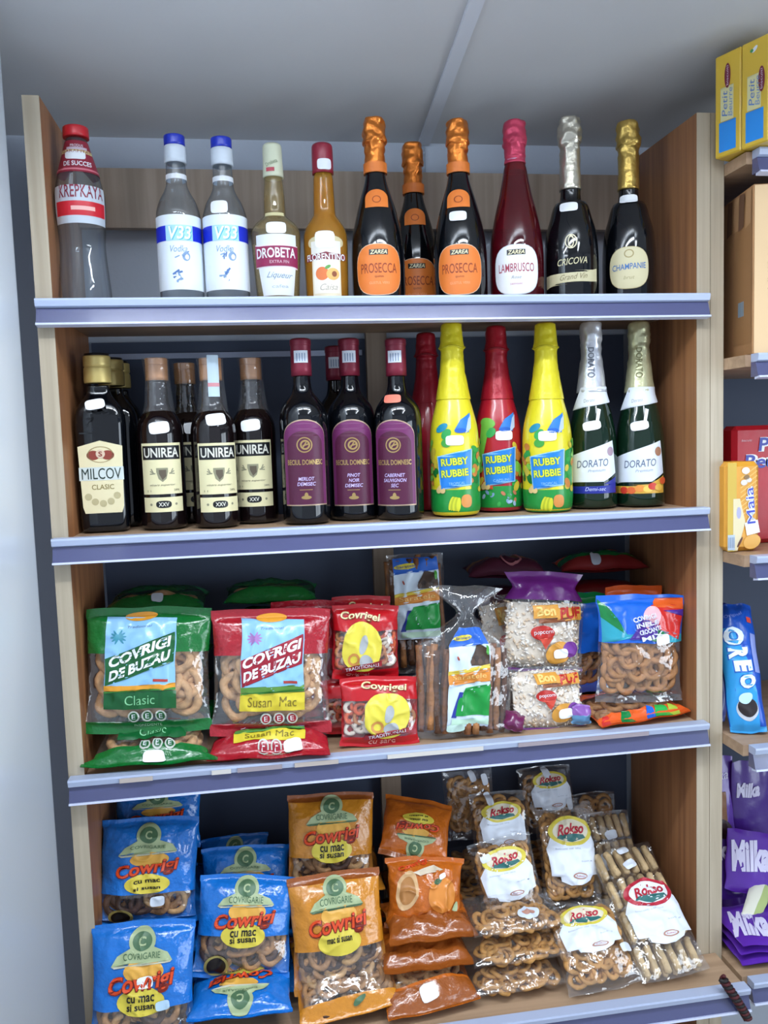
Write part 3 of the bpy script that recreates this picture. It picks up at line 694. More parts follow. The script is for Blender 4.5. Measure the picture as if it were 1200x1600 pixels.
# children's sparkling drinks
YEL = mat('#dccf28', .3, coat=.4, bump=.08, bscale=60); REDB = mat('#a8182a', .3, coat=.4, bump=.08, bscale=60)
GRN = mat('#1c8a3a', .35, coat=.2); BLU = mat('#1c7ad0', .35, coat=.2); LBL = mat('#8fc4ea', .4); LGR = mat('#6db544', .4)
def rubby(label, cx, y, m, sx=1, red=False, st=682, turn=0, ref=None, full=True):
    B = Bottle(label, cx, 780, y, Z2, turn=turn)
    if ref: B.k, B.z = ref
    B.body([(570, 34), (600, 44), (622, 52), (645, 64), (665, 73), (685, 77), (720, 78), (795, 78), (None, 75)], m, 'bottle_body')
    B.sleeve([(500, 22), (503, 29), (520, 32), (532, 34), (540, 37), (546, 33), (560, 34), (580, 38), (600, 45), (620, 52), (623, 53)], mat('#dccf28' if not red else '#a0182a', .32, metal=.15, bump=.25, bscale=80), 'foil', 44, crumple=.0012, dr=.0012)
    b = MB(); b.tube([(.0215*math.cos(a), .0215*math.sin(a), B.z(540)+.002*math.sin(3*a)) for a in lin(0, 2*PI, 40)[:-1]], .0016, mat('#c8bc20' if not red else '#80101e', .35), 6, closed=True); b.build('wire_collar', B.root)
    if not full: return B
    F = B.F()
    rnd = random.Random(cx)
    cols = [mat(c, .4) for c in ('#2f9a46', '#17702e', '#c8b43c', '#c07a38', '#7ab84a')]
    def f(b):
        # green jungle foot and side foliage
        b.grid(lambda u, v: F(u, v, .0006), lin(-.10, .10, 36), lin(B.z(800), B.z(765), 6), GRN)
        for k in range(34):
            s_ = rnd.choice((-1, 1)); yy = B.z(770)+rnd.random()*(B.z(690)-B.z(770)); xx = s_*(.030+rnd.random()*.022)
            if s_ > 0 and not red and yy > B.z(730): xx += .01
            b.ell(F, xx, yy, .004+.006*rnd.random(), .003+.004*rnd.random(), cols[k % 5], .001+.0002*(k % 5), n=12, rot=rnd.random()*3)
        if not red:
            b.conv(F, [(.030, B.z(765)), (.055, B.z(765)), (.055, B.z(700)), (.034, B.z(705))], GRN, .0009)
        # leaves and splashes
        b.ell(F, -.020, B.z(668), .012, .006, mat('#1e88a8', .4), .001, rot=.5); b.ell(F, -.012, B.z(678), .010, .007, mat('#2a9a4a', .4), .0012, rot=.8)
        b.conv(F, [(.002, B.z(672)), (.027, B.z(676)), (.031, B.z(645)), (.012, B.z(656))], mat('#2e78cc', .4), .001)
        b.conv(F, [(.020, B.z(678)), (.031, B.z(670)), (.032, B.z(648)), (.026, B.z(655))], mat('#b4c4de', .4), .0014)
        b.ell(F, .012, B.z(673), .010, .004, mat('#1c5cb8', .4), .0016)
        if red:
            b.conv(F, [(-.040, B.z(740)), (-.034, B.z(740)), (-.014, B.z(668)), (-.020, B.z(655)), (-.030, B.z(660))], LGR, .0012)
            b.ell(F, -.018, B.z(662), .014, .009, LGR, .0014, rot=-.2)
            b.conv(F, [(-.034, B.z(772)), (-.010, B.z(770)), (-.014, B.z(738)), (-.030, B.z(735))], mat('#c0502c', .4), .0012)
            for k in range(14): b.ell(F, (rnd.random()-.5)*.06, B.z(785)+(rnd.random()-.5)*.022, .005, .003, mat(('#7a98c0', '#3aa04a', '#c07858', '#9ab4d0')[k % 4], .4), .0012+.0002*(k % 4), n=10, rot=rnd.random()*3)
        else:
            b.ell(F, -.012, B.z(692), .009, .007, mat('#3f9a3a', .4), .0013)
            for k in range(5): b.ell(F, -.006+.003*k, B.z(786)-.0006*k, .0035, .012, mat(('#c9cc30', '#aab428')[k % 2], .4), .0013+.0002*k, rot=-.3+.05*k)
            b.ell(F, .020, B.z(783), .0095, .011, mat('#d08a44', .4), .0014, p=2.6)
        for k in range(3): b.ell(F, -.028+.004*k, B.z(766)+.004*(k % 2), .005, .005, mat('#d8bc80', .4), .002+.0002*k)
        # blue sign
        sg = [(-.022, B.z(764)), (.027, B.z(757)), (.029, B.z(703)), (.002, B.z(708)), (-.027, B.z(714))]
        b.conv(F, [(x*1.08+.0002, y_+(.0015 if y_ > B.z(735) else -.0015)) for x, y_ in sg], LBL, .0022); b.conv(F, sg, BLU, .0026)
        T1 = mat('#d8d83c', .4); T0 = mat('#5f9a30', .4)
        for wd, yy in (('RUBBY', 721), ('RUBBIE', 739)):
            b.text(F, wd, .001, B.z(yy), .045, .0135, T0, .003, bold=.06, rot=.07); b.text(F, wd, .001, B.z(yy), .0435, .012, T1, .0034, bold=.02, rot=.07)
        b.text(F, 'CAPSUNI' if red else 'TROPICAL', .004, B.z(755), .026, .0045, LBL, .003, rot=.07)
    lbl(B, f, 'printed_label', 'jungle print with blue sign reading RUBBY RUBBIE')
    B.sticker(F, 2 if not red else 10, st, 27, 15)
    return B
B = rubby("yellow children's fizzy drink bottle standing next to the wine bottles", 712, .076, YEL, st=688, turn=-.03)
ref = (B.k, (lambda q: (lambda py: q.__class__.z(q, py)))(B))
rubby("red children's fizzy drink bottle between the two yellow ones", 780, .122, REDB, red=True, st=683, ref=ref)
rubby("yellow children's fizzy drink bottle standing left of the silver-foiled bottle", 856, .076, YEL, st=681, turn=-.03)
rubby('dark red bottle in shadow behind the rightmost wine bottle', 672, .205, REDB, red=True, ref=ref, full=False)
# Dorato
def dorato(label, cx, y, peach=False):
    B = Bottle(label, cx, 780, y, Z2)
    B.body([(608, 42), (630, 52), (650, 62), (670, 70), (690, 75), (720, 77), (None, 77)], GREENG)
    fo = mat('#d8dce4' if not peach else '#c9c8a0', .3, metal=.55, bump=.25, bscale=90)
    B.sleeve([(498, 22), (501, 29), (514, 32), (526, 33), (534, 30), (545, 30), (570, 35), (600, 42), (612, 45)], fo, 'foil', 44, crumple=.002, dr=.001)
    F = B.F(); F3 = B.F(th0=.08)
    b = MB(); Ff = lambda x, y, e: ((B.rad(y) if y < B.z(608) else .016+max(0, B.z(545)-y)*.085)*math.sin(x/.018)+0, -((B.rad(y) if y < B.z(608) else .016+max(0, B.z(545)-y)*.085)+e)*math.cos(x/.018), y)
    b.text(lambda x, y, e: Ff(x, y, .0045), 'DORATO', 0, B.z(565), .052, .012, mat('#6d7484' if not peach else '#7c7a50', .4), rot=PI/2*-1, bold=.01); b.build('foil_lettering', B.root)
    def f(b):
        for k in range(1): b.conv(F, [(-.040, B.z(640)), (.016, B.z(632)), (.044, B.z(628)), (.036, B.z(604)), (-.018, B.z(604))], mat('#e4ebf4', .35), .0024)
        b.text(F, 'Dorato', -.004, B.z(625), .018, .006, GREYT, .0028, shear=.3, rot=.1)
    lbl(B, f, 'collar_label', 'white paper collar at the foot of the foil')
    def f(b):
        b.conv(F3, [(-.050, B.z(756)), (-.050, B.z(714)), (.036, B.z(689)), (.044, B.z(740)), (.016, B.z(753))], mat('#e2eaf5', .4), .0006)
        b.text(F3, 'DORATO', -.003, B.z(724), .056, .013, mat('#5c6780', .4), .001, bold=.005, shear=.2, rot=.06)
        b.text(F3, 'Premium', .004, B.z(735), .03, .005, mat('#98a2b8', .4), .001, shear=.3, rot=.06)
        b.ell(F3, .030, B.z(706), .007, .008, mat('#a890a0' if not peach else '#a8785c', .4), .001)
        if not peach:
            b.conv(F3, [(-.050, B.z(771)), (.044, B.z(771)), (.044, B.z(746)), (.016, B.z(757)), (-.050, B.z(760))], mat('#1f2a90', .4), .0009)
            b.text(F3, 'Demi-sec', .002, B.z(764), .036, .0065, mat('#c8d0f4', .4), .0013, shear=.3)
        else:
            b.conv(F3, [(-.050, B.z(771)), (.044, B.z(771)), (.044, B.z(744)), (.016, B.z(755)), (-.050, B.z(760))], mat('#d8a840', .4), .0009)
            for k, (x, yy, c) in enumerate(((-.032, 766, '#c83a2a'), (-.018, 766, '#d86430'), (-.004, 763, '#e09040'), (.010, 764, '#e8c860'), (.018, 760, '#c83a2c'), (.030, 762, '#e0b048'), (.040, 752, '#d85a30'))):
                b.ell(F3, x, B.z(yy), .008, .0062, mat(c, .4), .0012+.0002*k)
    lbl(B, f, 'front_label', 'white slanted label with peaches reading DORATO' if peach else 'white slanted label with navy foot reading DORATO')
    b = MB(); b.ell(F, 0, B.z(665), .015, .008, STICK, .0022, p=4, rot=.15); b.conv(F, [(.006, B.z(661)), (.011, B.z(661)), (.015, B.z(640)), (.009, B.z(638))], STICK, .002); b.build('price_tag', B.root)
    return B
dorato('green sparkling wine bottle with silver foil and navy-footed white label', 926, .098)
dorato('green sparkling wine bottle with pale gold foil and peach print, rightmost on second shelf', 1000, .090, True)

# ------------------------------------------------------------------ bags
def clamp(a, lo=0., hi=1.): return max(lo, min(hi, a))
class Bag:
    def __init__(s, label, pb, pt, w_, t, cat='snack bag', name='snack_bag', group=None, xd=(1, 0, 0), seed=0, sl=.07,
                 wf=None, pinch=.05, wr=1.0, fill=.5):
        s.w, s.t, s.seed, s.sl, s.wf, s.pinch, s.wr, s.fill = w_, t, seed*7.31, sl, wf, pinch, wr, fill
        pb = Vector(pb); pt = Vector(pt); Y = pt-pb; s.h = Y.length; Y.normalize()
        X = Vector(xd); X = (X-Y*X.dot(Y)).normalized(); Z = X.cross(Y); s.X, s.Y, s.Z = X, Y, Z; s.pb = pb
        s.root = empty(name, label, cat, (0, 0, 0), group)
        s.root.matrix_world = Matrix(((X.x, Y.x, Z.x, pb.x), (X.y, Y.y, Z.y, pb.y), (X.z, Y.z, Z.z, pb.z), (0, 0, 0, 1)))
    def S(s, x, y, e=0, side=1):
        u = clamp(2*x/s.w, -1.02, 1.02); v = y/s.h; q = clamp((v-s.sl)/(1-2*s.sl)); sd = s.seed
        g = math.sin(PI*q)**.42 if 0 < q < 1 else 0.
        au = min(abs(u), 1.); prof = (1-au**2.4)**.55
        T = s.t*.5*g*prof
        X = x*(1-s.pinch*g) * (s.wf(v) if s.wf else 1)
        X += .0025*noise.noise(Vector((v*5+sd, u*.6, 3)))
        Yy = y + .0022*noise.noise(Vector((u*2.2+sd, v*1.5, 9))) + .003*u*u*(1 if v < .5 else -1)*(1-g)
        nearb = math.exp(-max(0, v-s.sl)/.10); neart = math.exp(-max(0, 1-s.sl-v)/.12)
        fold = (math.sin(u*13+sd+2*math.sin(u*3+sd))*.6+math.sin(u*23+sd*1.7)*.4)
        common = .0016*math.sin(u*7+sd)*(1-g)
        edge = 1-au**8
        n1 = noise.noise(Vector((x*26+sd, y*26, side*2.))); n2 = noise.noise(Vector((x*70+sd, y*45+x*30, 5+side)))
        ridge = (1-abs(noise.noise(Vector((x*34+y*18+sd, y*26-x*14, 11.+side))))*2)
        A = s.wr*1.35*(.0011*fold*(nearb+neart)*g + (.0026*n1 + .0010*n2 + .0024*ridge**3)*min(1, g*1.3))*edge
        if side > 0: Z = T + A + common + .0004 + e
        else: Z = -(T*s.fill) - .0006 + A*.5 + common
        return (X, Yy, Z)
    def F(s): return lambda x, y, e: s.S(x, y, e)
    def N(s, x, y, e):  # normalised co-ordinates: x in -.5..0.5 of width, y 0..1 of height
        return s.S(x*s.w, y*s.h, e)
    def wrap(s, zones, default, back=None, art=None, nu=34, nv=44, name='wrapper'):
        b = MB(); h = s.h
        vs = sorted(set(lin(0, h, nv) + [z*h for zz in zones for z in zz[:2] if 0 < z < 1]))
        us = [s.w/2*(math.sin(k*PI/2/ (nu/2))) for k in range(-nu//2, nu//2+1)]
        def mf(u, v):
            for z in zones:
                if z[0]*h <= v < z[1]*h: return z[2]
            return default
        b.grid(lambda u, v: s.S(u, v), us, vs, mf)
        o = len(b.f)
        b.grid(lambda u, v: s.S(u, v, 0, -1), us[::-1][::2] if nu % 4 == 0 else us[::-1], vs, back or (lambda u, v: default if default not in (CLEAR, HAZY) else default))
        if art: art(b, s)
        s.wrapper = b.build(name, s.root); return s.wrapper
    def rings(s, proto, x0, x1, y0, y1, pitch, layers=2, tilt=.6, inset=.006, step=.008, name='pretzel', seed=1, flat=False):
        r = random.Random(seed+s.seed); n = 0
        for L in range(layers):
            yy = y0*s.h + (pitch*.5 if L % 2 else .25*pitch); row = 0
            while yy < y1*s.h:
                xx = x0*s.w + (pitch*.5 if (row+L) % 2 else .2*pitch)
                while xx < x1*s.w:
                    me = proto[r.randrange(len(proto))]; R_, r_ = me['R'], me['r']
                    X = xx+(r.random()-.5)*pitch*.35; Yv = yy+(r.random()-.5)*pitch*.35
                    X = clamp(X, -s.w/2+R_*1.25, s.w/2-R_*1.25); Yv = clamp(Yv, R_*1.1, s.h-R_*1.1)
                    zf = min(s.S(X+a*R_, Yv+c_*R_)[2] for a, c_ in ((0, 0), (.9, 0), (-.9, 0), (0, .9), (0, -.9), (.65, .65), (-.65, .65), (.65, -.65), (-.65, -.65)))
                    p = s.S(X, Yv); zb = s.S(X, Yv, 0, -1)[2]
                    tl = tilt*.35*(1.6 if L else 1); ax, ay = (r.random()-.5)*2*tl, (r.random()-.5)*2*tl
                    z = zf-r_*1.15-R_*max(abs(math.sin(ax)), abs(math.sin(ay)))*.8-.0008-L*r_*1.3
                    xx += pitch
                    if z < zb+r_*.2: continue
                    o = bpy.data.objects.new(name, me); col.objects.link(o); o.parent = s.root
                    o.location = (p[0], p[1], z)
                    o.rotation_euler = (ax, ay, r.random()*6.28); n += 1
                yy += pitch*.8; row += 1
        return n
    def sticker(s, x, y, w_=.027, h_=.015, rot=0, m=None):
        b = MB(); b.ell(s.F(), x*s.w, y*s.h, w_/2, h_/2, m or STICK, .0035, p=4.5, rot=rot); return b.build('price_sticker', s.root)
def px_bag(label, b_, yb, t_, yt, wpx, t, **k):
    """b_/t_: photograph pixels of the bottom and top middle; yb/yt: how deep in the shelf they are"""
    pb = at(*b_, y=yb) if yb is not None else at(*b_, z=k.pop('zb'))
    pt = at(*t_, y=yt); wm = wpx*mpp((pb+pt)/2)
    k.pop('zb', None); return Bag(label, pb, pt, wm, t, **k)

def ringmesh(R, r, m, seed, sx=1., nj=22, ni=9, gap=False):
    rr = random.Random(seed); ph = rr.random()*9; b = MB(); pts = []
    for k in range(nj):
        a = 2*PI*k/nj; q = 1+.07*math.sin(2*a+ph)+.04*math.sin(3*a+ph*2)
        pts.append((R*q*math.cos(a)*sx, R*q*math.sin(a), .12*r*math.sin(2*a+ph)))
    o = len(b.v); n = nj; i_ = b.mi(m)
    for k in range(nj):
        a = 2*PI*k/nj; c, d = math.cos(a), math.sin(a); f = r*(1+.10*math.sin(5*a+ph)+.08*math.sin(a+ph))
        for j in range(ni):
            an = 2*PI*j/ni; b.v.append((pts[k][0]+c*f*math.cos(an), pts[k][1]+d*f*math.cos(an), pts[k][2]+f*.9*math.sin(an)))
    for k in range(nj):
        for j in range(ni): b.f.append((o+k*ni+j, o+((k+1) % n)*ni+j, o+((k+1) % n)*ni+(j+1) % ni, o+k*ni+(j+1) % ni)); b.m.append(i_); b.sm.append(True)
    ob = b.build('pretzel'); me = ob.data; bpy.data.objects.remove(ob); me['R'] = R*1.08+r; me['r'] = r; return me
def baked(c, v=.25, vs=45): return mat(c, .55, bump=.5, bscale=180, var=v, vscale=vs)
BIG = [ringmesh(.023, .0068, baked('#c79a6c'), k, sx=.8) for k in range(3)]
MID = [ringmesh(.0165, .0056, baked('#a87648'), k+5) for k in range(3)]
MIX = [ringmesh(.0165, .0052, baked('#a3774c', .35), k+9) for k in range(2)] + [ringmesh(.0165, .0052, baked('#c29866'), 12)] + [ringmesh(.0165, .0052, baked('#4a3226'), 13)]
TAR = [ringmesh(.0132, .0042, baked('#bb8848', .25), k+20, sx=.85) for k in range(4)]
GRN_F = mat('#0c6a2c', .22, coat=.5, bump=1, bscale=55); RED_F = mat('#a31a28', .22, coat=.5, bump=1, bscale=55)
BR_F = mat('#b8141e', .25, coat=.4, bump=.3, bscale=40)
SKY = mat('#8cc0e8', .3, coat=.3); ORA = mat('#e09a30', .35)
def buzau(c, cd, sub, subc, subt, x0=-.35, x1=.23):
    """printed front of a large covrigi bag"""
    def art(b, s):
        F = s.F(); W_, H = s.w, s.h; xc = (x0+x1)/2
        def X(x): return x*W_
        def Y(y): return y*H
        b.conv(F, [(X(x0), Y(.36)), (X(x1), Y(.36)), (X(x1), Y(.91)), (X(x0+.02), Y(.93))], SKY, .0012, d=.004)
        b.ell(F, X(xc), Y(.93), X(.13), Y(.035), ORA, .0022); b.text(F, 'Traditional', X(xc), Y(.85), X(.20), Y(.02), mat('#5a7aa0', .4), .002, shear=.3)
        for k in range(5): b.ell(F, X(x0+.12), Y(.77), X(.065), Y(.010), mat('#3a8aa0' if c is GRN_F else '#a878b8', .4), .0018, rot=-.9+.5*k)
        sk = .34
        P = [(X(x0+.01), Y(.39)), (X(x1-.01), Y(.57)), (X(x1-.01), Y(.80)), (X(x0+.01), Y(.60))]
        b.conv(F, P, cd, .0022, d=.004)
        b.text(F, 'COVRIGI', X(xc), Y(.65), X(.50), Y(.082), WHITE, .0030, bold=.04, skew=sk, shear=.1)
        b.text(F, 'DE BUZAU', X(xc), Y(.545), X(.50), Y(.078), WHITE, .0030, bold=.04, skew=sk, shear=.1)
        b.conv(F, [(X(x0), Y(.35)), (X(x1), Y(.35)), (X(x1), Y(.405)), (X(x0), Y(.39))], ORA if c is GRN_F else mat('#5a8a3a', .4), .0018)
        b.conv(F, [(X(x0), Y(.33)), (X(x1), Y(.35)), (X(x1), Y(.37)), (X(x0), Y(.345))], mat('#3f8a3a', .4), .002)
        b.rect(F, X(x1-.12), Y(.425), X(.12), Y(.02), mat('#b04038', .4), .0022)
        b.rect(F, X(xc), Y(.275), X(x1-x0+.01), Y(.14), subc, .0012)
        b.text(F, sub, X(xc), Y(.275), X(.24 if len(sub) < 8 else .42), Y(.075), subt, .0022)
        for k in (-1, 0, 1):
            b.ell(F, X(xc+.06+.11*k), Y(.145), X(.047), X(.047), mat('#c2c6bc', .4), .0014); b.ell(F, X(xc+.06+.11*k), Y(.145), X(.034), X(.034), cd, .002)
            b.text(F, 'E', X(xc+.06+.11*k), Y(.145), X(.03), X(.04), WHITE, .0028)
        b.text(F, 'INGREDIENTE', X(xc+.06), Y(.07), X(.22), Y(.022), mat('#9fc4a4', .4), .0014)
    return art
GT = mat('#7cc08c', .4)
def big_bag(label, pb, pt, wpx, t, c, cd, sub, subc, subt, seed, x0=-.35, x1=.23, rings=True, px=True, name='pretzel_bag', lowz=.095, **k):
    s = px_bag(label, *pb, *pt, wpx, t, seed=seed, name=name, cat='bag of pretzels', **k) if px else Bag(label, pb, pt, wpx, t, seed=seed, name=name, cat='bag of pretzels', **k)
    s.wrap([(lowz, .64, CLEAR)], c, art=buzau(c, cd, sub, subc, subt, x0, x1), back=lambda u, v: CLEAR if lowz*s.h < v < .64*s.h else c)
    if rings: s.rings(BIG, -.42, .42, .09, .62, .036, layers=2, tilt=.5, seed=seed, inset=.009)
    return s
GD = mat('#0b5a2a', .3, coat=.3); RD = mat('#9a1a2e', .3, coat=.3); YE = mat('#d8c53a', .4)
# lower bags lying flat, the upper bags stand on them
def lying(front, z, length, w_, t, rise=.05, **k):
    return (Vector((front[0], front[1], z)), Vector((front[0]+k.get('dx', 0), front[1]+length, z+rise)))
pf = at(220, 1205, z=Z3+.012); a_, c_ = (Vector((pf.x+.010, -.014, Z3+.012)), Vector((pf.x+.018, .165, Z3+.055)))
sB = big_bag('green pretzel bag lying flat with only its lower end showing, front left on third shelf', a_, c_, .182, .058, GRN_F, GD, 'Clasic', GD, GT, 3, px=False, x0=-.3, x1=.3, sl=.05, lowz=.15, wf=lambda v: 1.15 if v < .04 else max(1., 1.15-(v-.04)*3))
sB.sticker(.03, .045, .030, .014, rot=.1)
sA = big_bag('green pretzel bag standing upright at the left end of third shelf', ((232, 1146), .030), ((234, 948), .066), 192, .05, GRN_F, GD, 'Clasic', GD, GT, 1)
sA.sticker(.07, .50, .001, .001) if False else None
pf = at(420, 1186, z=Z3+.010); a_, c_ = (Vector((pf.x, pf.y+.004, Z3+.010)), Vector((pf.x+.01, pf.y+.14, Z3+.026)))
sF = big_bag('red pretzel bag lying flat under the standing red one, with its sealed end forward', a_, c_, .195, .048, RED_F, RD, 'Susan Mac', YE, mat('#7a6a20', .4), 4, px=False, x0=-.3, x1=.3, sl=.13, lowz=.40)
sF.sticker(.20, .13, .030, .018, rot=.1)
sE = big_bag('large red pretzel bag with sky-blue panel standing beside the green one', ((424, 1150), .026), ((424, 950), .060), 186, .05, RED_F, RD, 'Susan  Mac', YE, mat('#7a6a20', .4), 2, x0=-.27, x1=.28)
sG = px_bag('red bag standing behind the large red pretzel bag, top right corner showing', (480, 1120), .092, (484, 938), .105, 120, .03, seed=8, name='pretzel_bag', cat='bag of pretzels')
sG.wrap([(.1, .6, CLEAR)], RED_F, back=lambda u, v: RED_F); sG.sticker(.18, .86, .014, .006)
# stacks behind: only the top bag of each is in view
for (xc, yf, n, seed, lab, ww, c) in ((.128, .112, 5, 30, 'dark green pretzel bag lying on the back pile behind the standing green bag', .17, GRN_F), (.325, .135, 5, 40, 'dark green pretzel bag lying on the back pile above the large red bag', .165, GRN_F)):
    for k in range(n):
        top = k == n-1
        o = Bag(lab if top else 'green pretzel bag in the hidden part of the pile '+('behind the green bag' if seed == 30 else 'behind the red bag'), (xc, yf+.004*(k % 2), Z3+.022+k*.0515), (xc+.005, YB-.030, Z3+.035+k*.0515), ww, .048, seed=seed+k, name='pretzel_bag', cat='bag of pretzels', group='green pretzel bags piled at the back of the third shelf' if not top else None)
        o.wrap([(.25, .7, CLEAR)], c, back=lambda u, v: c, nu=20, nv=24)
        if top:
            o.rings(BIG, -.35, .42, .3, .75, .04, layers=1, inset=.010); 
            if seed == 30: o.sticker(.03, .18, .02, .018, m=mat('#c4ccd6', .5))
# small red covrigei bags
YC = mat('#dfd04a', .35); 
def covrigei(label, b_, yb, t_, yt, wpx, t, seed, rings=True, full=True, **k):
    s = px_bag(label, b_, yb, t_, yt, wpx, t, seed=seed, name='pretzel_bag', cat='bag of pretzels', **k)
    def art(b, s):
        F = s.F(); X = lambda x: x*s.w; Y = lambda y: y*s.h
        b.ell(F, X(-.07 if seed == 51 else .08), Y(.44), X(.30), Y(.33), YC, .0014, n=30, p=2.2)
        xx = -.07 if seed == 51 else .08
        SG = mat('#a9adb0', .4)
        b.ringd(F, X(xx-.12), Y(.28), X(.085), Y(.085), .4, mat('#c88a48', .4), .0022)
        b.ell(F, X(xx+.02), Y(.47), X(.06), Y(.13), SG, .0022, rot=-.2); b.ell(F, X(xx+.06), Y(.25), X(.10), Y(.09), SG, .0024)
        b.text(F, 'Covrigei', X(xx-.02), Y(.845), X(.60), Y(.13), mat('#e8dca8', .4), .0022, bold=.02, skew=-.06, shear=.15)
        b.text(F, 'Covrigei', X(xx-.02)+.0006, Y(.84), X(.60), Y(.13), mat('#8a3a1a', .4), .0017, bold=.05, skew=-.06, shear=.15)
        b.conv(F, [(X(xx-.30), Y(.10)), (X(xx+.30), Y(.19)), (X(xx+.30), Y(.26)), (X(xx-.30), Y(.17))], mat('#8a1a24', .4), .003)
        b.text(F, 'TRADITIONALI', X(xx), Y(.18), X(.50), Y(.045), mat('#d8d8e0', .4), .0038, skew=.15)
        b.text(F, 'Original' if seed == 51 else 'cu sare', X(xx-.06), Y(.07), X(.34), Y(.055), mat('#e8a8a0', .4), .002)
    s.wrap([(.14, .66, CLEAR)], BR_F, back=lambda u, v: BR_F, art=art if full else None, nu=24, nv=32)
    if rings: s.rings(RSM, -.46, .46, .10, .64, .019, layers=2, tilt=.6, seed=seed, inset=.006, step=.005)
    return s
RSM = [ringmesh(.0085, .0034, baked('#c4522a', .3), 61), ringmesh(.0085, .0034, baked('#b87848', .2), 62), ringmesh(.0085, .0034, baked('#d8c8b8', .1), 63)]
covrigei('small red bag with yellow circle standing in front, next to the breadsticks', (594, 1166), .016, (592, 1056), .040, 124, .034, 52)
covrigei('small red bag with yellow circle on top, beside the large red pretzel bag', (571, 1062), .062, (571, 944), .078, 106, .034, 51)
covrigei('small red bag tucked behind the front small red bag', (552, 1146), .070, (548, 1058), .082, 96, .026, 53, full=False)
covrigei('small red bag at the back whose top edge shows above the upper small red bag', (565, 1040), .112, (565, 930), .122, 92, .026, 54, full=True, rings=False)
covrigei('small red bag hidden low behind the small red bags', (560, 1130), .112, (562, 1040), .120, 92, .026, 55, full=False, rings=False)
# breadsticks
STI = [baked('#80502e', .3), baked('#a06c40', .3), baked('#5a3822', .3)]
def sticks(label, b_, yb, t_, yt, wpx, t, seed, n, hs, lx, ly0, ly1, lw, wf=None):
    s = px_bag(label, b_, yb, t_, yt, wpx, t, seed=seed, name='breadstick_bag', cat='bag of breadsticks', wf=wf, pinch=0, wr=1.5, sl=.02)
    s.wrap([], CLEAR, back=lambda u, v: HAZY, name='clear_bag', nu=28, nv=40)
    r = random.Random(seed)
    for k in range(n):
        q = (k % (n//2))/(n//2-1)*2-1; L = k//(n//2)
        x = q*s.w*.43; h0 = .012+r.random()*.008; h1 = hs*s.h*(.92+.1*r.random()); dz = s.t*.5*(1-abs(q)**2.4)**.55*.55
        z = dz-.003-L*.012
        b = MB(); kk = (r.random()-.5)*.012
        b.tube([(x+kk*v+.0012*math.sin(v*5+k), h0+(h1-h0)*v, z+.0015*math.sin(v*4+k)) for v in lin(0, 1, 10)], lambda v: .0060*(1+.15*math.sin(v*20+k)), STI[k % 3], 7)
        b.build('breadstick', s.root)
    def art(b):
        F = s.F(); X = lambda x: (lx+x*lw)*s.w; Y = lambda y: (ly0+(ly1-ly0)*y)*s.h
        b.rect(F, X(0), Y(.5), s.w*lw, (ly1-ly0)*s.h, mat('#d3e2ee', .35), .0025)
        b.conv(F, [(X(-.5), Y(.80)), (X(.5), Y(.84)), (X(.5), Y(1)), (X(-.5), Y(1))], mat('#2f66c4', .35), .003)
        b.ell(F, X(-.22), Y(.90), s.w*lw*.27, .005, mat('#d8c848', .4), .0036, rot=.1); b.text(F, 'Saratele', X(-.22), Y(.90), s.w*lw*.44, .005, mat('#284a98', .4), .0042, rot=.1)
        b.conv(F, [(X(.02), Y(.62)), (X(.5), Y(.62)), (X(.44), Y(.80)), (X(.18), Y(.84)), (X(.02), Y(.70))], mat('#4a3a30', .5), .0034)
        for k in range(5): b.ell(F, X(.05+.09*k), Y(.66+.03*(k % 2)), .004, .005, mat(('#5a463a', '#3c2e28')[k % 2], .5), .004)
        b.ell(F, X(.42), Y(.78), .003, .008, mat('#58a848', .4), .0042); b.ell(F, X(-.3), Y(.70), .0015, .004, mat('#b85848', .4), .0036, rot=.4)
        b.conv(F, [(X(-.5), Y(.42)), (X(.5), Y(.47)), (X(.5), Y(.60)), (X(-.5), Y(.52))], mat('#d88a38', .4), .0034)
        b.conv(F, [(X(-.5), Y(.52)), (X(.5), Y(.60)), (X(.5), Y(.64)), (X(-.5), Y(.56))], mat('#e2c84a', .4), .0034)
        b.text(F, 'Saratele', X(0), Y(.515), s.w*lw*.8, .008, mat('#f0c878', .4), .0042, skew=.08)
        b.conv(F, [(X(-.32), Y(.12)), (X(.5), Y(.12)), (X(.5), Y(.44)), (X(-.1), Y(.40)), (X(-.26), Y(.28))], mat('#1e9440', .35), .0038)
        b.conv(F, [(X(-.42), Y(.10)), (X(-.30), Y(.10)), (X(-.16), Y(.36)), (X(-.24), Y(.36))], mat('#2c3a98', .35), .0034)
        b.rect(F, X(.05), Y(.055), s.w*lw*.9, .010, mat('#c8e8d0', .35), .0038)
    b = MB(); art(b); b.build('printed_card', s.root)
    return s
neck = lambda v: (1 if v < .62 else max(.16, 1-(v-.62)*4.4)) if v < .84 else .16+(v-.84)*4.0
s = sticks('clear breadstick bag with gathered neck and green and orange card, front of third shelf', (722, 1156), .024, (728, 915), .050, 152, .050, 71, 24, .62, .02, .10, .74, .43, wf=neck)
b = MB(); b.ell(s.F(), -.10*s.w, .095*s.h, .016, .007, mat('#cfeadb', .45), .005, p=4, rot=.1); b.build('price_sticker', s.root)
sticks('clear breadstick bag with blue and green card standing at the back', (655, 1052), .150, (648, 864), .165, 90, .045, 72, 14, .97, -.02, .30, .97, .78)
bb = px_bag('clear breadstick bag hidden low behind the front breadstick bag', (672, 1118), .150, (672, 1052), .156, 95, .04, seed=73, name='breadstick_bag', cat='bag of breadsticks', pinch=0); bb.wrap([], HAZY, back=lambda u, v: HAZY, nu=16, nv=20, name='clear_bag')
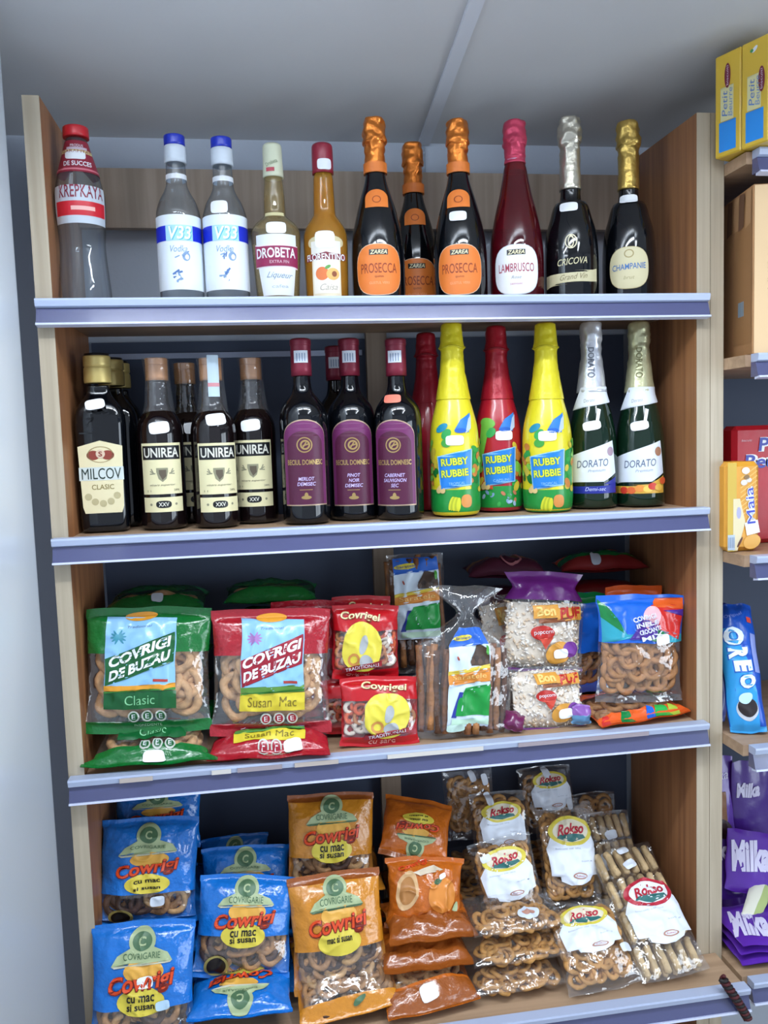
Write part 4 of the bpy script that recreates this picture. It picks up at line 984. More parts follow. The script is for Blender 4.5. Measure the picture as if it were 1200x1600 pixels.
for k in range(6):
    b = MB(); b.tube([(bb.w*(-.4+.16*k), .004+.9*bb.h*v, 0) for v in (0, .5, 1)], .0045, STI[k % 3], 7); b.build('breadstick', bb.root)
# puffed grain bags
PUF = [mat('#fbf2e6', .6), mat('#fffaf2', .6), mat('#ecd2b2', .6)]
PURP = mat('#6a1e78', .3, coat=.4, bump=.3, bscale=50); PINK = mat('#b878b0', .3, coat=.3)
def puffs(label, b_, yb, t_, yt, wpx, t, seed, top=.9, purple=False, n=420, **k):
    s = px_bag(label, b_, yb, t_, yt, wpx, t, seed=seed, name='puffed_rice_bag', cat='bag of puffed rice', pinch=.03, wr=1.3, **k)
    s.wrap([(.0, .03, PURP), (top, 1, PURP if purple else CLEAR)], CLEAR, back=lambda u, v: CLEAR, nu=24, nv=32, name='clear_bag')
    r = random.Random(seed); b = MB()
    for q in range(n):
        x = (r.random()-.5)*s.w*.92; y = s.h*(.05+(top-.07)*r.random()); p = s.S(x, y); zb = s.S(x, y, 0, -1)[2]
        z = p[2]-.0035-(r.random()**2)*max(0, (p[2]-zb)*.6); a, c_ = .0026+.0016*r.random(), .0018+.001*r.random(); an = r.random()*PI; ca, sa = math.cos(an), math.sin(an); V = []
        for (ux, uy, uz) in ((1,0,0),(-1,0,0),(0,1,0),(0,-1,0),(0,0,1),(0,0,-1)): V.append((p[0]+(ux*a*1.5*ca-uy*c_*sa), p[1]+(ux*a*1.5*sa+uy*c_*ca), z+uz*c_))
        b.add(V, [(0,2,4),(2,1,4),(1,3,4),(3,0,4),(2,0,5),(1,2,5),(3,1,5),(0,3,5)], PUF[q % 3])
    # pale bed of grain behind the loose pieces
    b.grid(lambda u, v: (s.S(u, v)[0], s.S(u, v)[1], s.S(u, v)[2]-.0065), lin(-s.w*.45, s.w*.45, 10), lin(s.h*.05, s.h*(top-.03), 12), mat('#efe2d0', .8, bump=.3, bscale=220))
    o = b.build('puffed_rice', s.root); o['kind'] = 'stuff'
    def art(b):
        F = s.F(); X = lambda x: x*s.w; Y = lambda y: y/.9*top*s.h
        OY = mat('#d89a40', .4); RR = mat('#b82a24', .4)
        for k, (x, y, w2) in enumerate(((-.02, .76, .30), (.27, .74, .32))): b.rect(F, X(x), Y(y), X(w2), Y(.16), OY, .0022, rot=.08)
        b.text(F, 'Bon', X(-.02), Y(.765), X(.22), Y(.12), mat('#f0cc78', .4), .003, bold=.04, rot=.1); b.text(F, 'PUF', X(.28), Y(.75), X(.26), Y(.15), RR, .003, bold=.04, rot=.1)
        b.rect(F, X(.10), Y(.655), X(.40), Y(.05), mat('#8a5030', .4), .0026, rot=.08)
        b.ell(F, X(-.05), Y(.50), X(.14), Y(.09), RR, .0022); b.conv(F, [(X(-.10), Y(.44)), (X(0), Y(.30)), (X(.08), Y(.45))], mat('#c84430', .4), .0024)
        b.text(F, 'popcorn', X(-.04), Y(.50), X(.22), Y(.05), WHITE, .003, rot=.1)
        b.ell(F, X(.17), Y(.25), X(.16), Y(.14), OY, .002, rot=.3); b.ell(F, X(.32), Y(.30), X(.09), Y(.10), mat('#7a3a98', .4), .0022)
    b = MB(); art(b); b.build('printed_pattern', s.root)
    b = MB(); b.ell(s.F(), .20*s.w, .27*top*s.h, .0135, .0085, STICK, .004, p=4, rot=.12); b.build('price_sticker', s.root)
    return s
puffs('clear bag of white puffed rice standing at the front edge of third shelf', (856, 1140), .030, (850, 1042), .058, 124, .045, 81, top=.97)
puffs('clear bag of white puffed rice with raised purple top, resting on the lower one', (845, 1050), .082, (850, 893), .108, 134, .045, 82, top=.72, purple=True, n=600, wf=lambda v: 1 if v < .7 else (1-(v-.7)*1.6 if v < .85 else .76+(v-.85)*1.4))
puffs('clear bag of white puffed rice low behind the front puffed rice bag', (846, 1118), .086, (846, 1050), .092, 125, .035, 83, n=120)
puffs('clear bag of puffed rice whose left shoulder shows beside the breadsticks', (800, 1086), .135, (782, 930), .150, 80, .035, 84, top=.95, n=320)
bq = Bag('small glossy purple and blue sweet bag corner at the foot of the puffed rice', at(800, 1142, z=Z3+.004)+Vector((0, 0, 0)), at(806, 1112, y=.028), .036, .016, seed=86, name='sweet_bag', cat='bag of sweets', wr=1.2); bq.wrap([], mat('#6c2050', .25, coat=.5), nu=16, nv=16)
bq = Bag('small glossy blue and lilac sweet bag corner beside the rainbow bag', at(908, 1132, z=Z3+.004), at(908, 1100, y=.020), .034, .016, seed=87, name='sweet_bag', cat='bag of sweets', wr=1.2); bq.wrap([(.5, 1, mat('#8a5aa8', .25, coat=.5))], mat('#5a8ab0', .25, coat=.5), nu=16, nv=16)
# rainbow bags
CR, CB, CT, CG, CP_, COr = (mat(c, .25, coat=.4, bump=.2, bscale=50) for c in ('#cc2a26', '#1a62cc', '#2a9ab0', '#0c7a3c', '#4a2a90', '#dc5c24'))
def rainbow_art(b, s, y0=.57):
    F = s.F(); X = lambda x: x*s.w; Y = lambda y: y*s.h
    T = lambda P, m, e: b.conv(F, [(X(x), Y(y)) for x, y in P], m, e, d=.0035)
    T([(-.48, y0), (-.12, y0+.05), (-.3, .80), (-.49, .88)], CT, .0010); T([(-.49, .70), (-.3, y0+.10), (-.49, y0+.13)], CR, .0016)
    T([(-.49, .80), (-.26, y0+.09), (-.32, .85), (-.49, .97)], CG, .0013)
    T([(-.42, .92), (-.22, y0+.08), (.0, y0+.05), (.15, .97)], CB, .0016)
    T([(.10, .93), (.0, .75), (.42, y0+.02), (.48, .9)], CR, .0019); T([(.15, .97), (.1, .90), (.48, .86), (.48, .98)], COr, .0022)
    T([(.25, y0), (.48, y0), (.46, y0+.07), (.1, .70)], CT, .0016); T([(.10, y0+.02), (.30, y0+.04), (.12, .72), (-.05, y0+.05)], CG, .0022)
    T([(-.20, y0+.03), (.12, y0+.05), (.16, .74), (-.02, .80)], CP_, .0026); T([(.22, .86), (.48, .80), (.48, .87)], CP_, .0028)
    b.ell(F, X(.08), Y(.80), X(.10), Y(.11), mat('#e8b0b8', .35), .0026, rot=-.4)
    for k in range(4): b.text(F, ['COVRIGI', 'INELE', 'CROCANTE', 'MIX'][k], X(-.02+.03*k), Y(.80-.055*k), X(.28), Y(.04), mat('#d8dcf4', .4), .0056, bold=.03, rot=.25)
s = px_bag('rainbow-topped clear bag of ring pretzels standing at the right end of third shelf', (998, 1098), .034, (1001, 928), .046, 144, .045, seed=91, name='pretzel_bag', cat='bag of pretzels')
s.wrap([(0, .57, CLEAR)], CB, back=lambda u, v: CLEAR if v < .57*s.h else CB, art=rainbow_art)
s.rings(MID, -.47, .47, .02, .58, .031, layers=3, tilt=.35, inset=.007, seed=3, name='ring_pretzel')
s.sticker(.20, .60, .028, .018, rot=.1)
pf = at(1015, 1126, z=Z3+.008)
s = Bag('rainbow bag lying flat under the standing one, its coloured end at the shelf edge', (pf.x, pf.y+.004, Z3+.008), (pf.x-.02, pf.y+.13, Z3+.022), .180, .034, seed=92, name='pretzel_bag', cat='bag of pretzels', sl=.1)
def ra2(b, s):
    F = s.F(); X = lambda x: x*s.w; Y = lambda y: y*s.h
    for k, (x0, x1, m) in enumerate(((-.49, -.36, CR), (-.40, -.2, COr), (-.28, -.12, CG), (-.15, .05, COr), (0, .14, CB), (.10, .3, mat('#2aa84a', .3, coat=.3)), (.26, .42, mat('#a8c040', .3, coat=.3)), (.38, .49, COr))):
        b.conv(F, [(X(x0), 0.001), (X(x1), 0.001), (X(x1-.03), Y(.16)), (X(x0+.05), Y(.19))], m, .001+.0003*(k % 3), d=.003)
s.wrap([(.19, .7, CLEAR)], COr, back=lambda u, v: COr, art=ra2); s.rings(MID, -.45, .45, .2, .7, .032, layers=1, tilt=.4, inset=.008, name='ring_pretzel')
s = px_bag('blue-topped bag of ring pretzels standing between puffed rice and rainbow bag', (908, 1082), .118, (912, 925), .128, 84, .04, seed=93, name='pretzel_bag', cat='bag of pretzels')
s.wrap([(0, .42, CLEAR), (.9, 1, CG)], CB, back=lambda u, v: CB, nu=24); s.rings(MID, -.45, .45, .02, .45, .03, layers=2, tilt=.4, inset=.007, name='ring_pretzel')
s = px_bag('crumpled orange-red bag top rising behind the standing rainbow bag', (986, 1062), .108, (990, 914), .112, 92, .03, seed=94, name='pretzel_bag', cat='bag of pretzels', wr=2.2)
s.wrap([(.0, .5, CLEAR)], COr, back=lambda u, v: COr, nu=24); s.rings(MID, -.4, .4, .05, .5, .034, layers=1, name='ring_pretzel')
DM = mat('#4a1830', .35, coat=.3); 
for (xc, n, seed, lab, lab2, ww, c) in ((.955, 5, 100, 'dark red and green bag lying on the pile at the back right of third shelf', 'red bag in the hidden part of the pile behind the rainbow bag', .17, mat('#7a1c20', .3, coat=.3)), (.765, 5, 110, 'dark maroon bag lying on the pile behind the puffed rice', 'maroon bag in the hidden part of the pile behind the puffed rice', .15, DM)):
    for k in range(n):
        top = k >= n-1
        o = Bag(lab if top else lab2, (xc, .158, Z3+.022+k*.056), (xc+.004, YB-.03, Z3+.030+k*.056), ww, .05, seed=seed+k, name='snack_bag', cat='snack bag', group=None if top else lab2+'s')
        if top and seed == 100: o.wrap([(.0, .3, c), (.3, .6, CG), (.6, .8, COr)], c, nu=20, nv=24); o.sticker(-.1, .2, .02, .018, m=mat('#b4bcc8', .5))
        elif top: 
            o.wrap([(.5, .7, mat('#8a6430', .4))], c, nu=20, nv=24); b = MB(); b.ringd(o.F(), .01, .4*o.h, .022, .020, .2, mat('#a86a70', .4), .003); b.build('printed_ring', o.root)
        else: o.wrap([], c, nu=12, nv=12)

# ------------------------------------------------------------------ bottom shelf bags
BLF = mat('#1470c8', .2, coat=.5, bump=1, bscale=55); BLD = mat('#0f3fa0', .25, coat=.4)
ORG = mat('#c0641c', .22, coat=.5, bump=1, bscale=55); ORF = mat('#cc8424', .22, coat=.5, bump=1, bscale=55); BRF = mat('#96501e', .25, coat=.5, bump=1, bscale=50)
PALE = mat('#a9b88c', .4); PALD = mat('#4f7050', .4); ORT = mat('#d8481c', .4); YO = mat('#d9c648', .4)
def cowrigi_art(blue, sub=('cu mac', 'si susan'), ring=False, dy=0):
    def art(b, s):
        F = s.F(); X = lambda x: x*s.w; Y = lambda y: (y+dy)*s.h
        b.ell(F, X(0), Y(.84), X(.13), X(.13)*.9, PALE, .0016); b.ell(F, X(0), Y(.84), X(.095), X(.08), PALD, .0022); b.text(F, 'C', X(0), Y(.84), X(.07), X(.08), PALE, .0028, bold=.03)
        b.conv(F, [(X(-.30), Y(.67)), (X(.30), Y(.69)), (X(.25), Y(.75)), (X(.10), Y(.80)), (X(-.10), Y(.80)), (X(-.24), Y(.74))], PALE, .0018)
        b.conv(F, [(X(-.27), Y(.655)), (X(.28), Y(.675)), (X(.30), Y(.69)), (X(-.30), Y(.67))], PALD if not blue else mat('#c8c8b0', .4), .0022)
        b.text(F, 'COVRIGARIE', X(0), Y(.735), X(.36), Y(.028), PALD, .0026)
        b.ell(F, X(.02), Y(.62), X(.20), Y(.07), mat('#e0a848', .4), .0012)
        b.ell(F, X(.0), Y(.40), X(.24), Y(.09), YO, .0016)
        b.text(F, 'Cowrigi', X(0), Y(.53), X(.66), Y(.155), mat('#7a1c10', .4), .0026, bold=.06, shear=.12, skew=.10)
        b.text(F, 'Cowrigi', X(0), Y(.535), X(.65), Y(.150), ORT, .0034, bold=.02, shear=.12, skew=.10)
        for k, t in enumerate(sub): b.text(F, t, X(.0), Y(.425-.06*k), X(.28), Y(.030), BLACK, .0026, bold=.02, skew=.05)
        if blue:
            b.ell(F, X(-.26), Y(.10), X(.13), Y(.075), mat('#b8a860', .3, metal=.4), .002); b.ell(F, X(-.26), Y(.10), X(.10), Y(.055), mat('#1c1410', .3), .0028)
    return art
def cowrigi(label, b_, yb, t_, yt, wpx, t, seed, blue, contents=True, art=True, z0=.06, z1=.31, xd=(1, 0, 0), pts=None, sub=('cu mac', 'si susan'), dy=0, group=None, sl=.05):
    if pts: s = Bag(label, pts[0], pts[1], wpx, t, seed=seed, name='pretzel_bag', cat='bag of pretzels', xd=xd, group=group, sl=sl)
    else: s = px_bag(label, b_, yb, t_, yt, wpx, t, seed=seed, name='pretzel_bag', cat='bag of pretzels', xd=xd, group=group, sl=sl)
    c = BLF if blue else (ORG if seed in (224, 233) else ORF)
    zones = [(z0, z1, CLEAR)] + ([] if blue else [(.92, 1, BRF)])
    if not contents: zones = zones[1:]
    s.wrap(zones, c, back=lambda u, v: c, art=cowrigi_art(blue, sub, dy=dy) if art else None, nu=28 if art else 16, nv=40 if art else 20)
    if contents: s.rings(MIX, -.44, .44, z0, z1, .026, layers=2, tilt=.6, seed=seed, inset=.007)
    return s
s = cowrigi('blue pretzel bag with two white stickers, front of the leftmost column on bottom shelf', (222, 1645), -.058, (226, 1438), .000, 160, .05, 201, True, z1=.36, dy=.02)
s.sticker(.04, .565, .026, .017, rot=.1); s.sticker(.22, .385, .022, .014, rot=.1, m=mat('#b8d4e8', .4))
s = cowrigi('blue pretzel bag in the leftmost column, standing above the front one', (230, 1446), .052, (236, 1276), .105, 150, .05, 202, True, dy=.0)
s.sticker(.12, .24, .024, .016, rot=.1, m=mat('#dce4ee', .4))
cowrigi('dark blue pretzel bag at the top back of the leftmost column', (246, 1330), .150, (248, 1226), .180, 132, .04, 203, True, contents=False)
cowrigi('blue pretzel bag with window and round cup print, second column of bottom shelf', (376, 1530), .000, (388, 1366), .062, 150, .05, 204, True, z1=.42, dy=.03)
cowrigi('blue pretzel bag just behind the second-column one, pale crest showing', (384, 1440), .100, (384, 1320), .135, 138, .04, 205, True, contents=False)
cowrigi('dark blue pretzel bag furthest back in the second column, only its tip showing', (372, 1400), .170, (366, 1304), .200, 105, .035, 206, True, contents=False)
pf = at(374, 1590, y=-.070)
cowrigi('blue pretzel bag lying upside down at the front of the second column', None, None, None, None, .165, .045, 207, True, contents=False, xd=(-1, 0, 0), pts=((pf.x+.006, .060, .295), (pf.x, pf.y, pf.z)))
# hidden supports of the two blue columns
def hidden(x, y0, y1, z, w_, blue, seed, where):
    cowrigi('pretzel bag in the hidden lower part of the pile '+where, None, None, None, None, w_, .05, seed, blue, contents=False, art=False, pts=((x, y0, z), (x, y1, z+.01)), group='hidden pretzel bags '+where)
for k in range(3): hidden(.115, .055, .235, .272+.055*k, .14, True, 210+k, 'of the leftmost blue column')
hidden(.115, .135, .235, .272+.055*3, .12, True, 213, 'of the leftmost blue column')
hidden(.285, .0, .22, .272, .14, True, 214, 'of the second blue column')
hidden(.285, .125, .23, .327, .14, True, 215, 'of the second blue column')
# orange columns
s = cowrigi('orange pretzel bag with brown top band, front of third column on bottom shelf', (536, 1548), -.018, (520, 1362), .050, 148, .05, 221, False, z0=.05, z1=.37, sub=('mac si susan',), dy=.03)
s = cowrigi('dim orange pretzel bag above and behind the front orange one', (518, 1392), .085, (516, 1238), .135, 136, .05, 222, False, z0=.03, z1=.36, dy=.03)
pf = at(556, 1632, z=Z4+.012)
s = cowrigi('orange pretzel bag lying under the front orange one, pretzel window showing', None, None, None, None, .165, .05, 223, False, z0=.16, z1=.85, art=False, pts=((pf.x, -.070, Z4+.02), (pf.x-.012, .075, Z4+.085)), xd=(1, .05, .08))
b = MB(); b.conv(s.F(), [(-.4*s.w, .86*s.h), (.3*s.w, .92*s.h), (.3*s.w, .97*s.h), (-.4*s.w, .90*s.h)], YO, .002); b.ell(s.F(), .10*s.w, .10*s.h, .012, .004, PALD, .002, rot=.4); b.build('printed_pattern', s.root)
s = cowrigi('orange pretzel bag lying upside down at the back of the fourth column', None, None, None, None, .125, .045, 224, False, contents=False, xd=(-1, -.1, -.05), pts=(at(655, 1248, y=.150), at(645, 1345, y=.075)), sl=.08)
s = px_bag('plump orange pretzel bag turned sideways in the middle of the fourth column', (664, 1452), .034, (664, 1338), .075, 128, .06, seed=225, name='pretzel_bag', cat='bag of pretzels', wr=1.8, pinch=.12)
def ar(b, s):
    F = s.F(); X = lambda x: x*s.w; Y = lambda y: y*s.h
    b.ell(F, X(-.28), Y(.55), X(.14), Y(.28), mat('#d8b080', .4), .0016, rot=-.3); b.ell(F, X(-.28), Y(.55), X(.10), Y(.20), mat('#b07a44', .4), .0022, rot=-.3)
    b.conv(F, [(X(-.20), Y(.80)), (X(.10), Y(.90)), (X(.22), Y(.84)), (X(-.1), Y(.76))], mat('#d8c8b0', .4), .002); b.text(F, 'Cowrigi', X(-.18), Y(.89), X(.42), Y(.07), ORT, .003, bold=.04, rot=.2)
    b.ell(F, X(.20), Y(.50), X(.20), Y(.24), mat('#dc8a3a', .3, coat=.3), .0016, rot=.4); b.ell(F, X(.14), Y(.70), X(.06), Y(.035), PALD, .003, rot=.5)
    b.ell(F, X(.36), Y(.25), X(.035), Y(.16), PALE, .002, rot=-.5)
s.wrap([(0, .10, BRF)], ORG, art=ar); s.sticker(.20, .76, .014, .008, rot=.3)
for k, (px_, py_, yf, lb_) in enumerate(((680, 1470, -.024, 'brown sealed end of an orange pretzel bag, upper of two below the sideways bag'), (672, 1515, -.044, 'brown sealed end of an orange pretzel bag, lower of two above the stickered bag'))):
    p = at(px_, py_, y=yf)
    s = Bag(lb_, (p.x, .10, p.z+.006), (p.x, p.y, p.z), .15, .036, seed=231+k, name='pretzel_bag', cat='bag of pretzels', xd=(-1, 0, 0), wr=2.4, sl=.12)
    s.wrap([(.55, 1, BRF)], ORG, nu=32, nv=30)
pf = at(690, 1612, z=Z4+.012)
s = cowrigi('orange pretzel bag with white sticker lying at the front of the fourth column', None, None, None, None, .155, .045, 233, False, z0=.30, z1=.9, art=False, pts=((pf.x, -.076, Z4+.014), (pf.x-.016, .060, Z4+.060)))
b = MB(); b.grid(lambda u, v: s.S(u, v, .0014), lin(-s.w*.49, s.w*.49, 24), lin(.001, s.h*.26, 8), BRF); b.build('printed_band', s.root); s.sticker(-.03, .16, .030, .024, rot=.15)
hidden(.44, .09, .235, .272, .13, False, 241, 'of the third column'); hidden(.44, .09, .235, .327, .13, False, 242, 'of the third column'); hidden(.44, .085, .235, .382, .13, False, 243, 'of the third column')
hidden(.575, .115, .235, .272, .12, False, 244, 'of the fourth column'); hidden(.575, .10, .235, .327, .12, False, 245, 'of the fourth column'); hidden(.575, .09, .235, .382, .12, False, 246, 'of the fourth column')
# clear bags with paper labels
LW = mat('#e6edf8', .45); YL = mat('#dccb4c', .4); RL = mat('#b8283c', .4); SG = mat('#2f6a68', .4)
def clear_bag(label, pb, pt, w_, t, seed, lab=None, red=False, pitch=.022, layers=2, stk=(), long=False, hazy=False, xd=(1, 0, 0), tilt=.8, cat='bag of ring biscuits', y1=.93, bag='biscuit_bag'):
    s = Bag(label, pb, pt, w_, t, seed=seed, name=bag, cat=cat, xd=xd, wr=1.5, pinch=.03, sl=.03)
    s.wrap([], HAZY if hazy else CLEAR, back=lambda u, v: CLEAR, nu=24, nv=36, name='clear_bag')
    if long:
        r = random.Random(seed)
        for L in range(2):
            for k in range(6):
                for j in range(4):
                    b = MB(); x = s.w*(-.38+.152*k); y = s.h*(.04+.235*j); z = s.S(x, y)[2]-.007-L*.011
                    b.tube([(x+(r.random()-.5)*.002, y+s.h*.21*q, min(z, s.S(x, y+s.h*.21*q)[2]-.007)) for q in (0, .04, .25, .5, .75, .96, 1)], (lambda q: .0058*(1.1+.10*math.sin(q*19)) if .02 < q < .98 else .003), baked('#cdb083', .2), 8); b.build('biscuit_finger', s.root)
    else: s.rings(TAR, -.44, .44, .03, y1, pitch, layers=layers, tilt=tilt, inset=.006, step=.007, seed=seed, name='ring_biscuit')
    if lab:
        x0, y0, lw, lh = lab; b = MB(); F = s.F(); X = lambda x: (x0+x*lw)*s.w; Y = lambda y: (y0+y*lh)*s.h; E = .0022
        b.conv(F, [(X(-.46), Y(.0)), (X(-.3), Y(-.02)), (X(-.28), Y(-.10)), (X(-.1), Y(-.17)), (X(.1), Y(-.17)), (X(.28), Y(-.10)), (X(.34), Y(-.02)), (X(.48), Y(.0)), (X(.50), Y(.45)), (X(.40), Y(.66)), (X(-.38), Y(.66)), (X(-.50), Y(.45))], LW, E)
        b.ell(F, X(0), Y(.74), lw*s.w*.42, lh*s.h*.26, RL if red else YL, E+.0004, n=30); b.ell(F, X(0), Y(.74), lw*s.w*.34, lh*s.h*.20, WHITE if red else mat('#e4dcc4', .4), E+.0008, n=30)
        b.conv(F, [(X(-.28), Y(.62)), (X(0), Y(.54)), (X(.28), Y(.62)), (X(.24), Y(.68)), (X(0), Y(.61)), (X(-.24), Y(.68))], SG, E+.0012)
        b.text(F, 'Rokso', X(0), Y(.77), lw*s.w*.52, lh*s.h*.19, RL, E+.0016, bold=.03, shear=.3, skew=.08)
        b.text(F, 'biscuiti cu unt', X(-.1), Y(.44), lw*s.w*.5, lh*s.h*.03, mat('#a8b0c0', .5), E+.0006); b.text(F, '500 g', X(.25), Y(.22), lw*s.w*.25, lh*s.h*.025, mat('#a8b0c0', .5), E+.0006)
        b.ell(F, X(.08), Y(-.02), lw*s.w*.14, lh*s.h*.055, mat('#b88878', .4), E+.0006); b.ell(F, X(.08), Y(-.02), lw*s.w*.11, lh*s.h*.035, LW, E+.001); b.text(F, 'Rokso', X(.08), Y(-.02), lw*s.w*.16, lh*s.h*.03, RL, E+.0014)
        b.build('paper_label', s.root)
    for (x, y, a, c_) in stk:
        b = MB(); b.ell(s.F(), x*s.w, y*s.h, a/2, c_/2, mat('#dfe6f0', .45), .0036, p=4, rot=.2); b.build('price_sticker', s.root)
    return s
def P(u, v, y=None, z=None): return at(u, v, y=y, z=z)
clear_bag('long clear bag of biscuit fingers with red-edged label at the right end of bottom shelf', P(1058, 1528, z=Z4+.018), P(964, 1322, y=.115), .126, .045, 301, (.05, .27, .90, .40), red=True, long=True, stk=((-.02, .80, .026, .016), (.0, .93, .024, .014)), cat='bag of biscuit fingers')
clear_bag('clear bag of biscuit fingers lying under and behind the long red-labelled one', P(975, 1440, y=.10), P(940, 1268, y=.185), .105, .04, 302, None, long=True, stk=((.02, .78, .024, .016), (-.2, .55, .014, .03)), cat='bag of biscuit fingers', hazy=True)
clear_bag('clear bag of ring biscuits with yellow-topped label, front middle of the clear bags', P(950, 1548, z=Z4+.014), P(900, 1412, y=.030), .135, .05, 303, (-.02, .45, .80, .47), layers=2, stk=((.38, .36, .026, .014),))
clear_bag('clear bag of ring biscuits with tall yellow-topped label, next to the wall side', P(896, 1416, y=.068), P(876, 1262, y=.155), .110, .045, 304, (.05, .30, .92, .60))
clear_bag('dim clear bag of ring biscuits at the back with sticker, above the tall-labelled one', P(862, 1300, y=.190), P(848, 1196, y=.228), .11, .04, 305, (.04, .42, .76, .50), hazy=True, stk=((.0, .90, .015, .022), (.35, .40, .013, .022)))
clear_bag('clear bag of ring biscuits with yellow-topped label, in front of the left clear column', P(812, 1458, y=.036), P(778, 1308, y=.095), .118, .045, 306, (-.02, .44, .86, .46), stk=((-.30, .83, .02, .012),))
clear_bag('clear bag of ring biscuits whose label is half covered by the front one', P(790, 1372, y=.095), P(776, 1236, y=.155), .112, .045, 307, (.0, .42, .80, .46), stk=((-.18, .93, .013, .024),))
clear_bag('dim clear bag of ring biscuits at the back left of the clear bags', P(738, 1312, y=.165), P(728, 1196, y=.215), .10, .04, 308, None, hazy=True, stk=((.30, .80, .013, .022), (.05, .86, .012, .022)))
clear_bag('dim clear bag of ring biscuits in the back corner by the side panel', P(935, 1330, y=.190), P(922, 1238, y=.225), .10, .035, 309, None, hazy=True)
for k, (zz, yf, lb_) in enumerate(((Z4+.022, -.066, 'lowest of the clear biscuit bags stacked flat at the front'), (Z4+.062, -.052, 'second from the bottom of the clear biscuit bags stacked flat at the front'), (Z4+.104, -.036, 'uppermost of the flat clear biscuit bags, under the labelled left one'))):
    p = at(818, 1560-45*k, y=yf)
    s = clear_bag(lb_, (p.x, yf, zz), (p.x-.004, yf+.112, zz+.004), .168, .044, 311+k, None, layers=2, tilt=1.3, hazy=k != 1, pitch=.021, y1=.5)
    if k == 2:
        b = MB(); b.ell(s.F(), .1*s.w, .17*s.h, .020, .010, mat('#ccd4e4', .4), .003); b.ell(s.F(), .1*s.w, .17*s.h, .012, .004, mat('#b88878', .4), .0036); b.build('paper_label', s.root)
for k, (x, y0, y1, z) in enumerate(((.70, .11, .24, Z4+.025), (.70, .11, .24, Z4+.07), (.70, .13, .24, Z4+.115), (.83, .06, .23, Z4+.025), (.83, .11, .24, Z4+.07), (.83, .15, .24, Z4+.115), (.95, .11, .24, Z4+.025))):
    wh = 'behind the left clear bags' if k < 3 else ('behind the middle clear bags' if k < 6 else 'behind the long clear bags')
    s = Bag('clear biscuit bag in the hidden lower pile '+wh, (x, y0, z), (x, y1, z+.006), .115, .042, seed=321+k, name='biscuit_bag', cat='bag of ring biscuits', group='hidden clear bags '+wh)
    s.wrap([], CLEAR, nu=12, nv=12, name='clear_bag'); s.rings(TAR, -.42, .42, .06, .9, .027, layers=1, tilt=1, name='ring_biscuit')

# ------------------------------------------------------------------ right-hand unit goods
def carton(name, label, cat, p, size, rz, m, seams=None, bev=.002):
    t = empty(name, label, cat, p); t.rotation_euler.z = rz; w_, d_, h_ = size
    b = MB(); r = bev
    P = [(r, 0), (w_-r, 0), (w_, r), (w_, d_-r), (w_-r, d_), (r, d_), (0, d_-r), (0, r)]
    n = len(P); V = []
    for z, i in ((0, r), (r, 0), (h_-r, 0), (h_, r)):
        for x, y in P: V.append((min(max(x, i), w_-i), min(max(y, i), d_-i), z))
    Fc = [(j*n+k, j*n+(k+1) % n, (j+1)*n+(k+1) % n, (j+1)*n+k) for j in range(3) for k in range(n)] + [tuple(reversed(range(n))), tuple(range(3*n, 4*n))]
    b.add(V, Fc, m, False); b.build('box', t)
    front = lambda x, y, e: (x, -e, y); left = lambda x, y, e: (-e, d_-x, y); right = lambda x, y, e: (w_+e, x, y)
    return t, front, left, right
YB_ = mat('#d9b43c', .3, coat=.3); BB = mat('#2f8ee0', .35)
RZ_ = math.radians(-68)
for i in range(2):
    p0 = Vector((1.0710, -.0180, 1.6145)) + Vector((math.cos(RZ_), math.sin(RZ_), 0))*(.0485*i)
    p0.z = 1.6150
    t, fr, lf, rg = carton('biscuit_box', ['tall yellow biscuit box with blue square on top of right unit, left one', 'yellow biscuit box with blue square on top of right unit, nearer one'][i], 'box', p0, (.0475, .16, .158), RZ_, YB_)
    b = MB()
    b.rect(fr, .024, .030, .031, .046, BB, .0004); b.rect(fr, .023, .080, .024, .052, mat('#e0d9a0', .4), .0004)
    b.text(fr, 'Petit', .019, .080, .040, .010, mat('#5f80b8', .4), .0008, rot=PI/2, shear=.2); b.text(fr, 'Beurre', .029, .080, .044, .008, mat('#7f98c0', .4), .0008, rot=PI/2, shear=.2)
    b.ell(fr, .024 if i == 0 else .036, .122 if i == 0 else .095, .0055, .019, mat('#7a2a3a', .4), .0008); b.text(fr, 'biscuiti', .024 if i == 0 else .036, .122 if i == 0 else .095, .030, .004, mat('#d8c4d4', .4), .0012, rot=PI/2)
    if i: b.ell(fr, .024, .143, .006, .003, WHITE, .0008, rot=.7); b.ell(fr, .019, .142, .003, .0025, mat('#4a9a5a', .4), .001)
    b.build('printed_face', t)
    b = MB(); b.text(rg, 'Petit', .07, .10, .08, .024, mat('#5a78c8', .4), .0006); b.build('side_lettering', t)
CARD = mat('#a87c52', .7, bump=.2, bscale=120, var=.12, vscale=12); CARDL = mat('#d9b98f', .6)
t, fr, lf, rg = carton('cardboard_box', 'brown cardboard box with torn top flap and barcode label on right unit', 'box', (1.113, -.060, 1.2968), (.30, .155, .268), -.19, CARD)
b = MB(); b.rect(fr, .15, .134, .296, .264, CARDL, .0006, d=.05)
b.text(fr, 'ROSINA', .030, .14, .075, .014, mat('#5a4638', .5), .0012, rot=-PI/2); b.build('pale_front_panel', t)['label'] = 'pale front panel'
b = MB(); b.rect(lf, .108, .078, .036, .036, mat('#cfe0ea', .4), .0006)
for k in range(6): b.rect(lf, .097+.0042*k, .078, .0018+.0008*(k % 2), .024, mat('#7fb0cc', .4), .001)
b.build('barcode_label', t)
b = MB(); b.rect(lf, .108, .142, .034, .016, mat('#3a2a24', .7), .0006, skew=.1); b.build('hand_hole', t)
b = MB(); rr = random.Random(4)
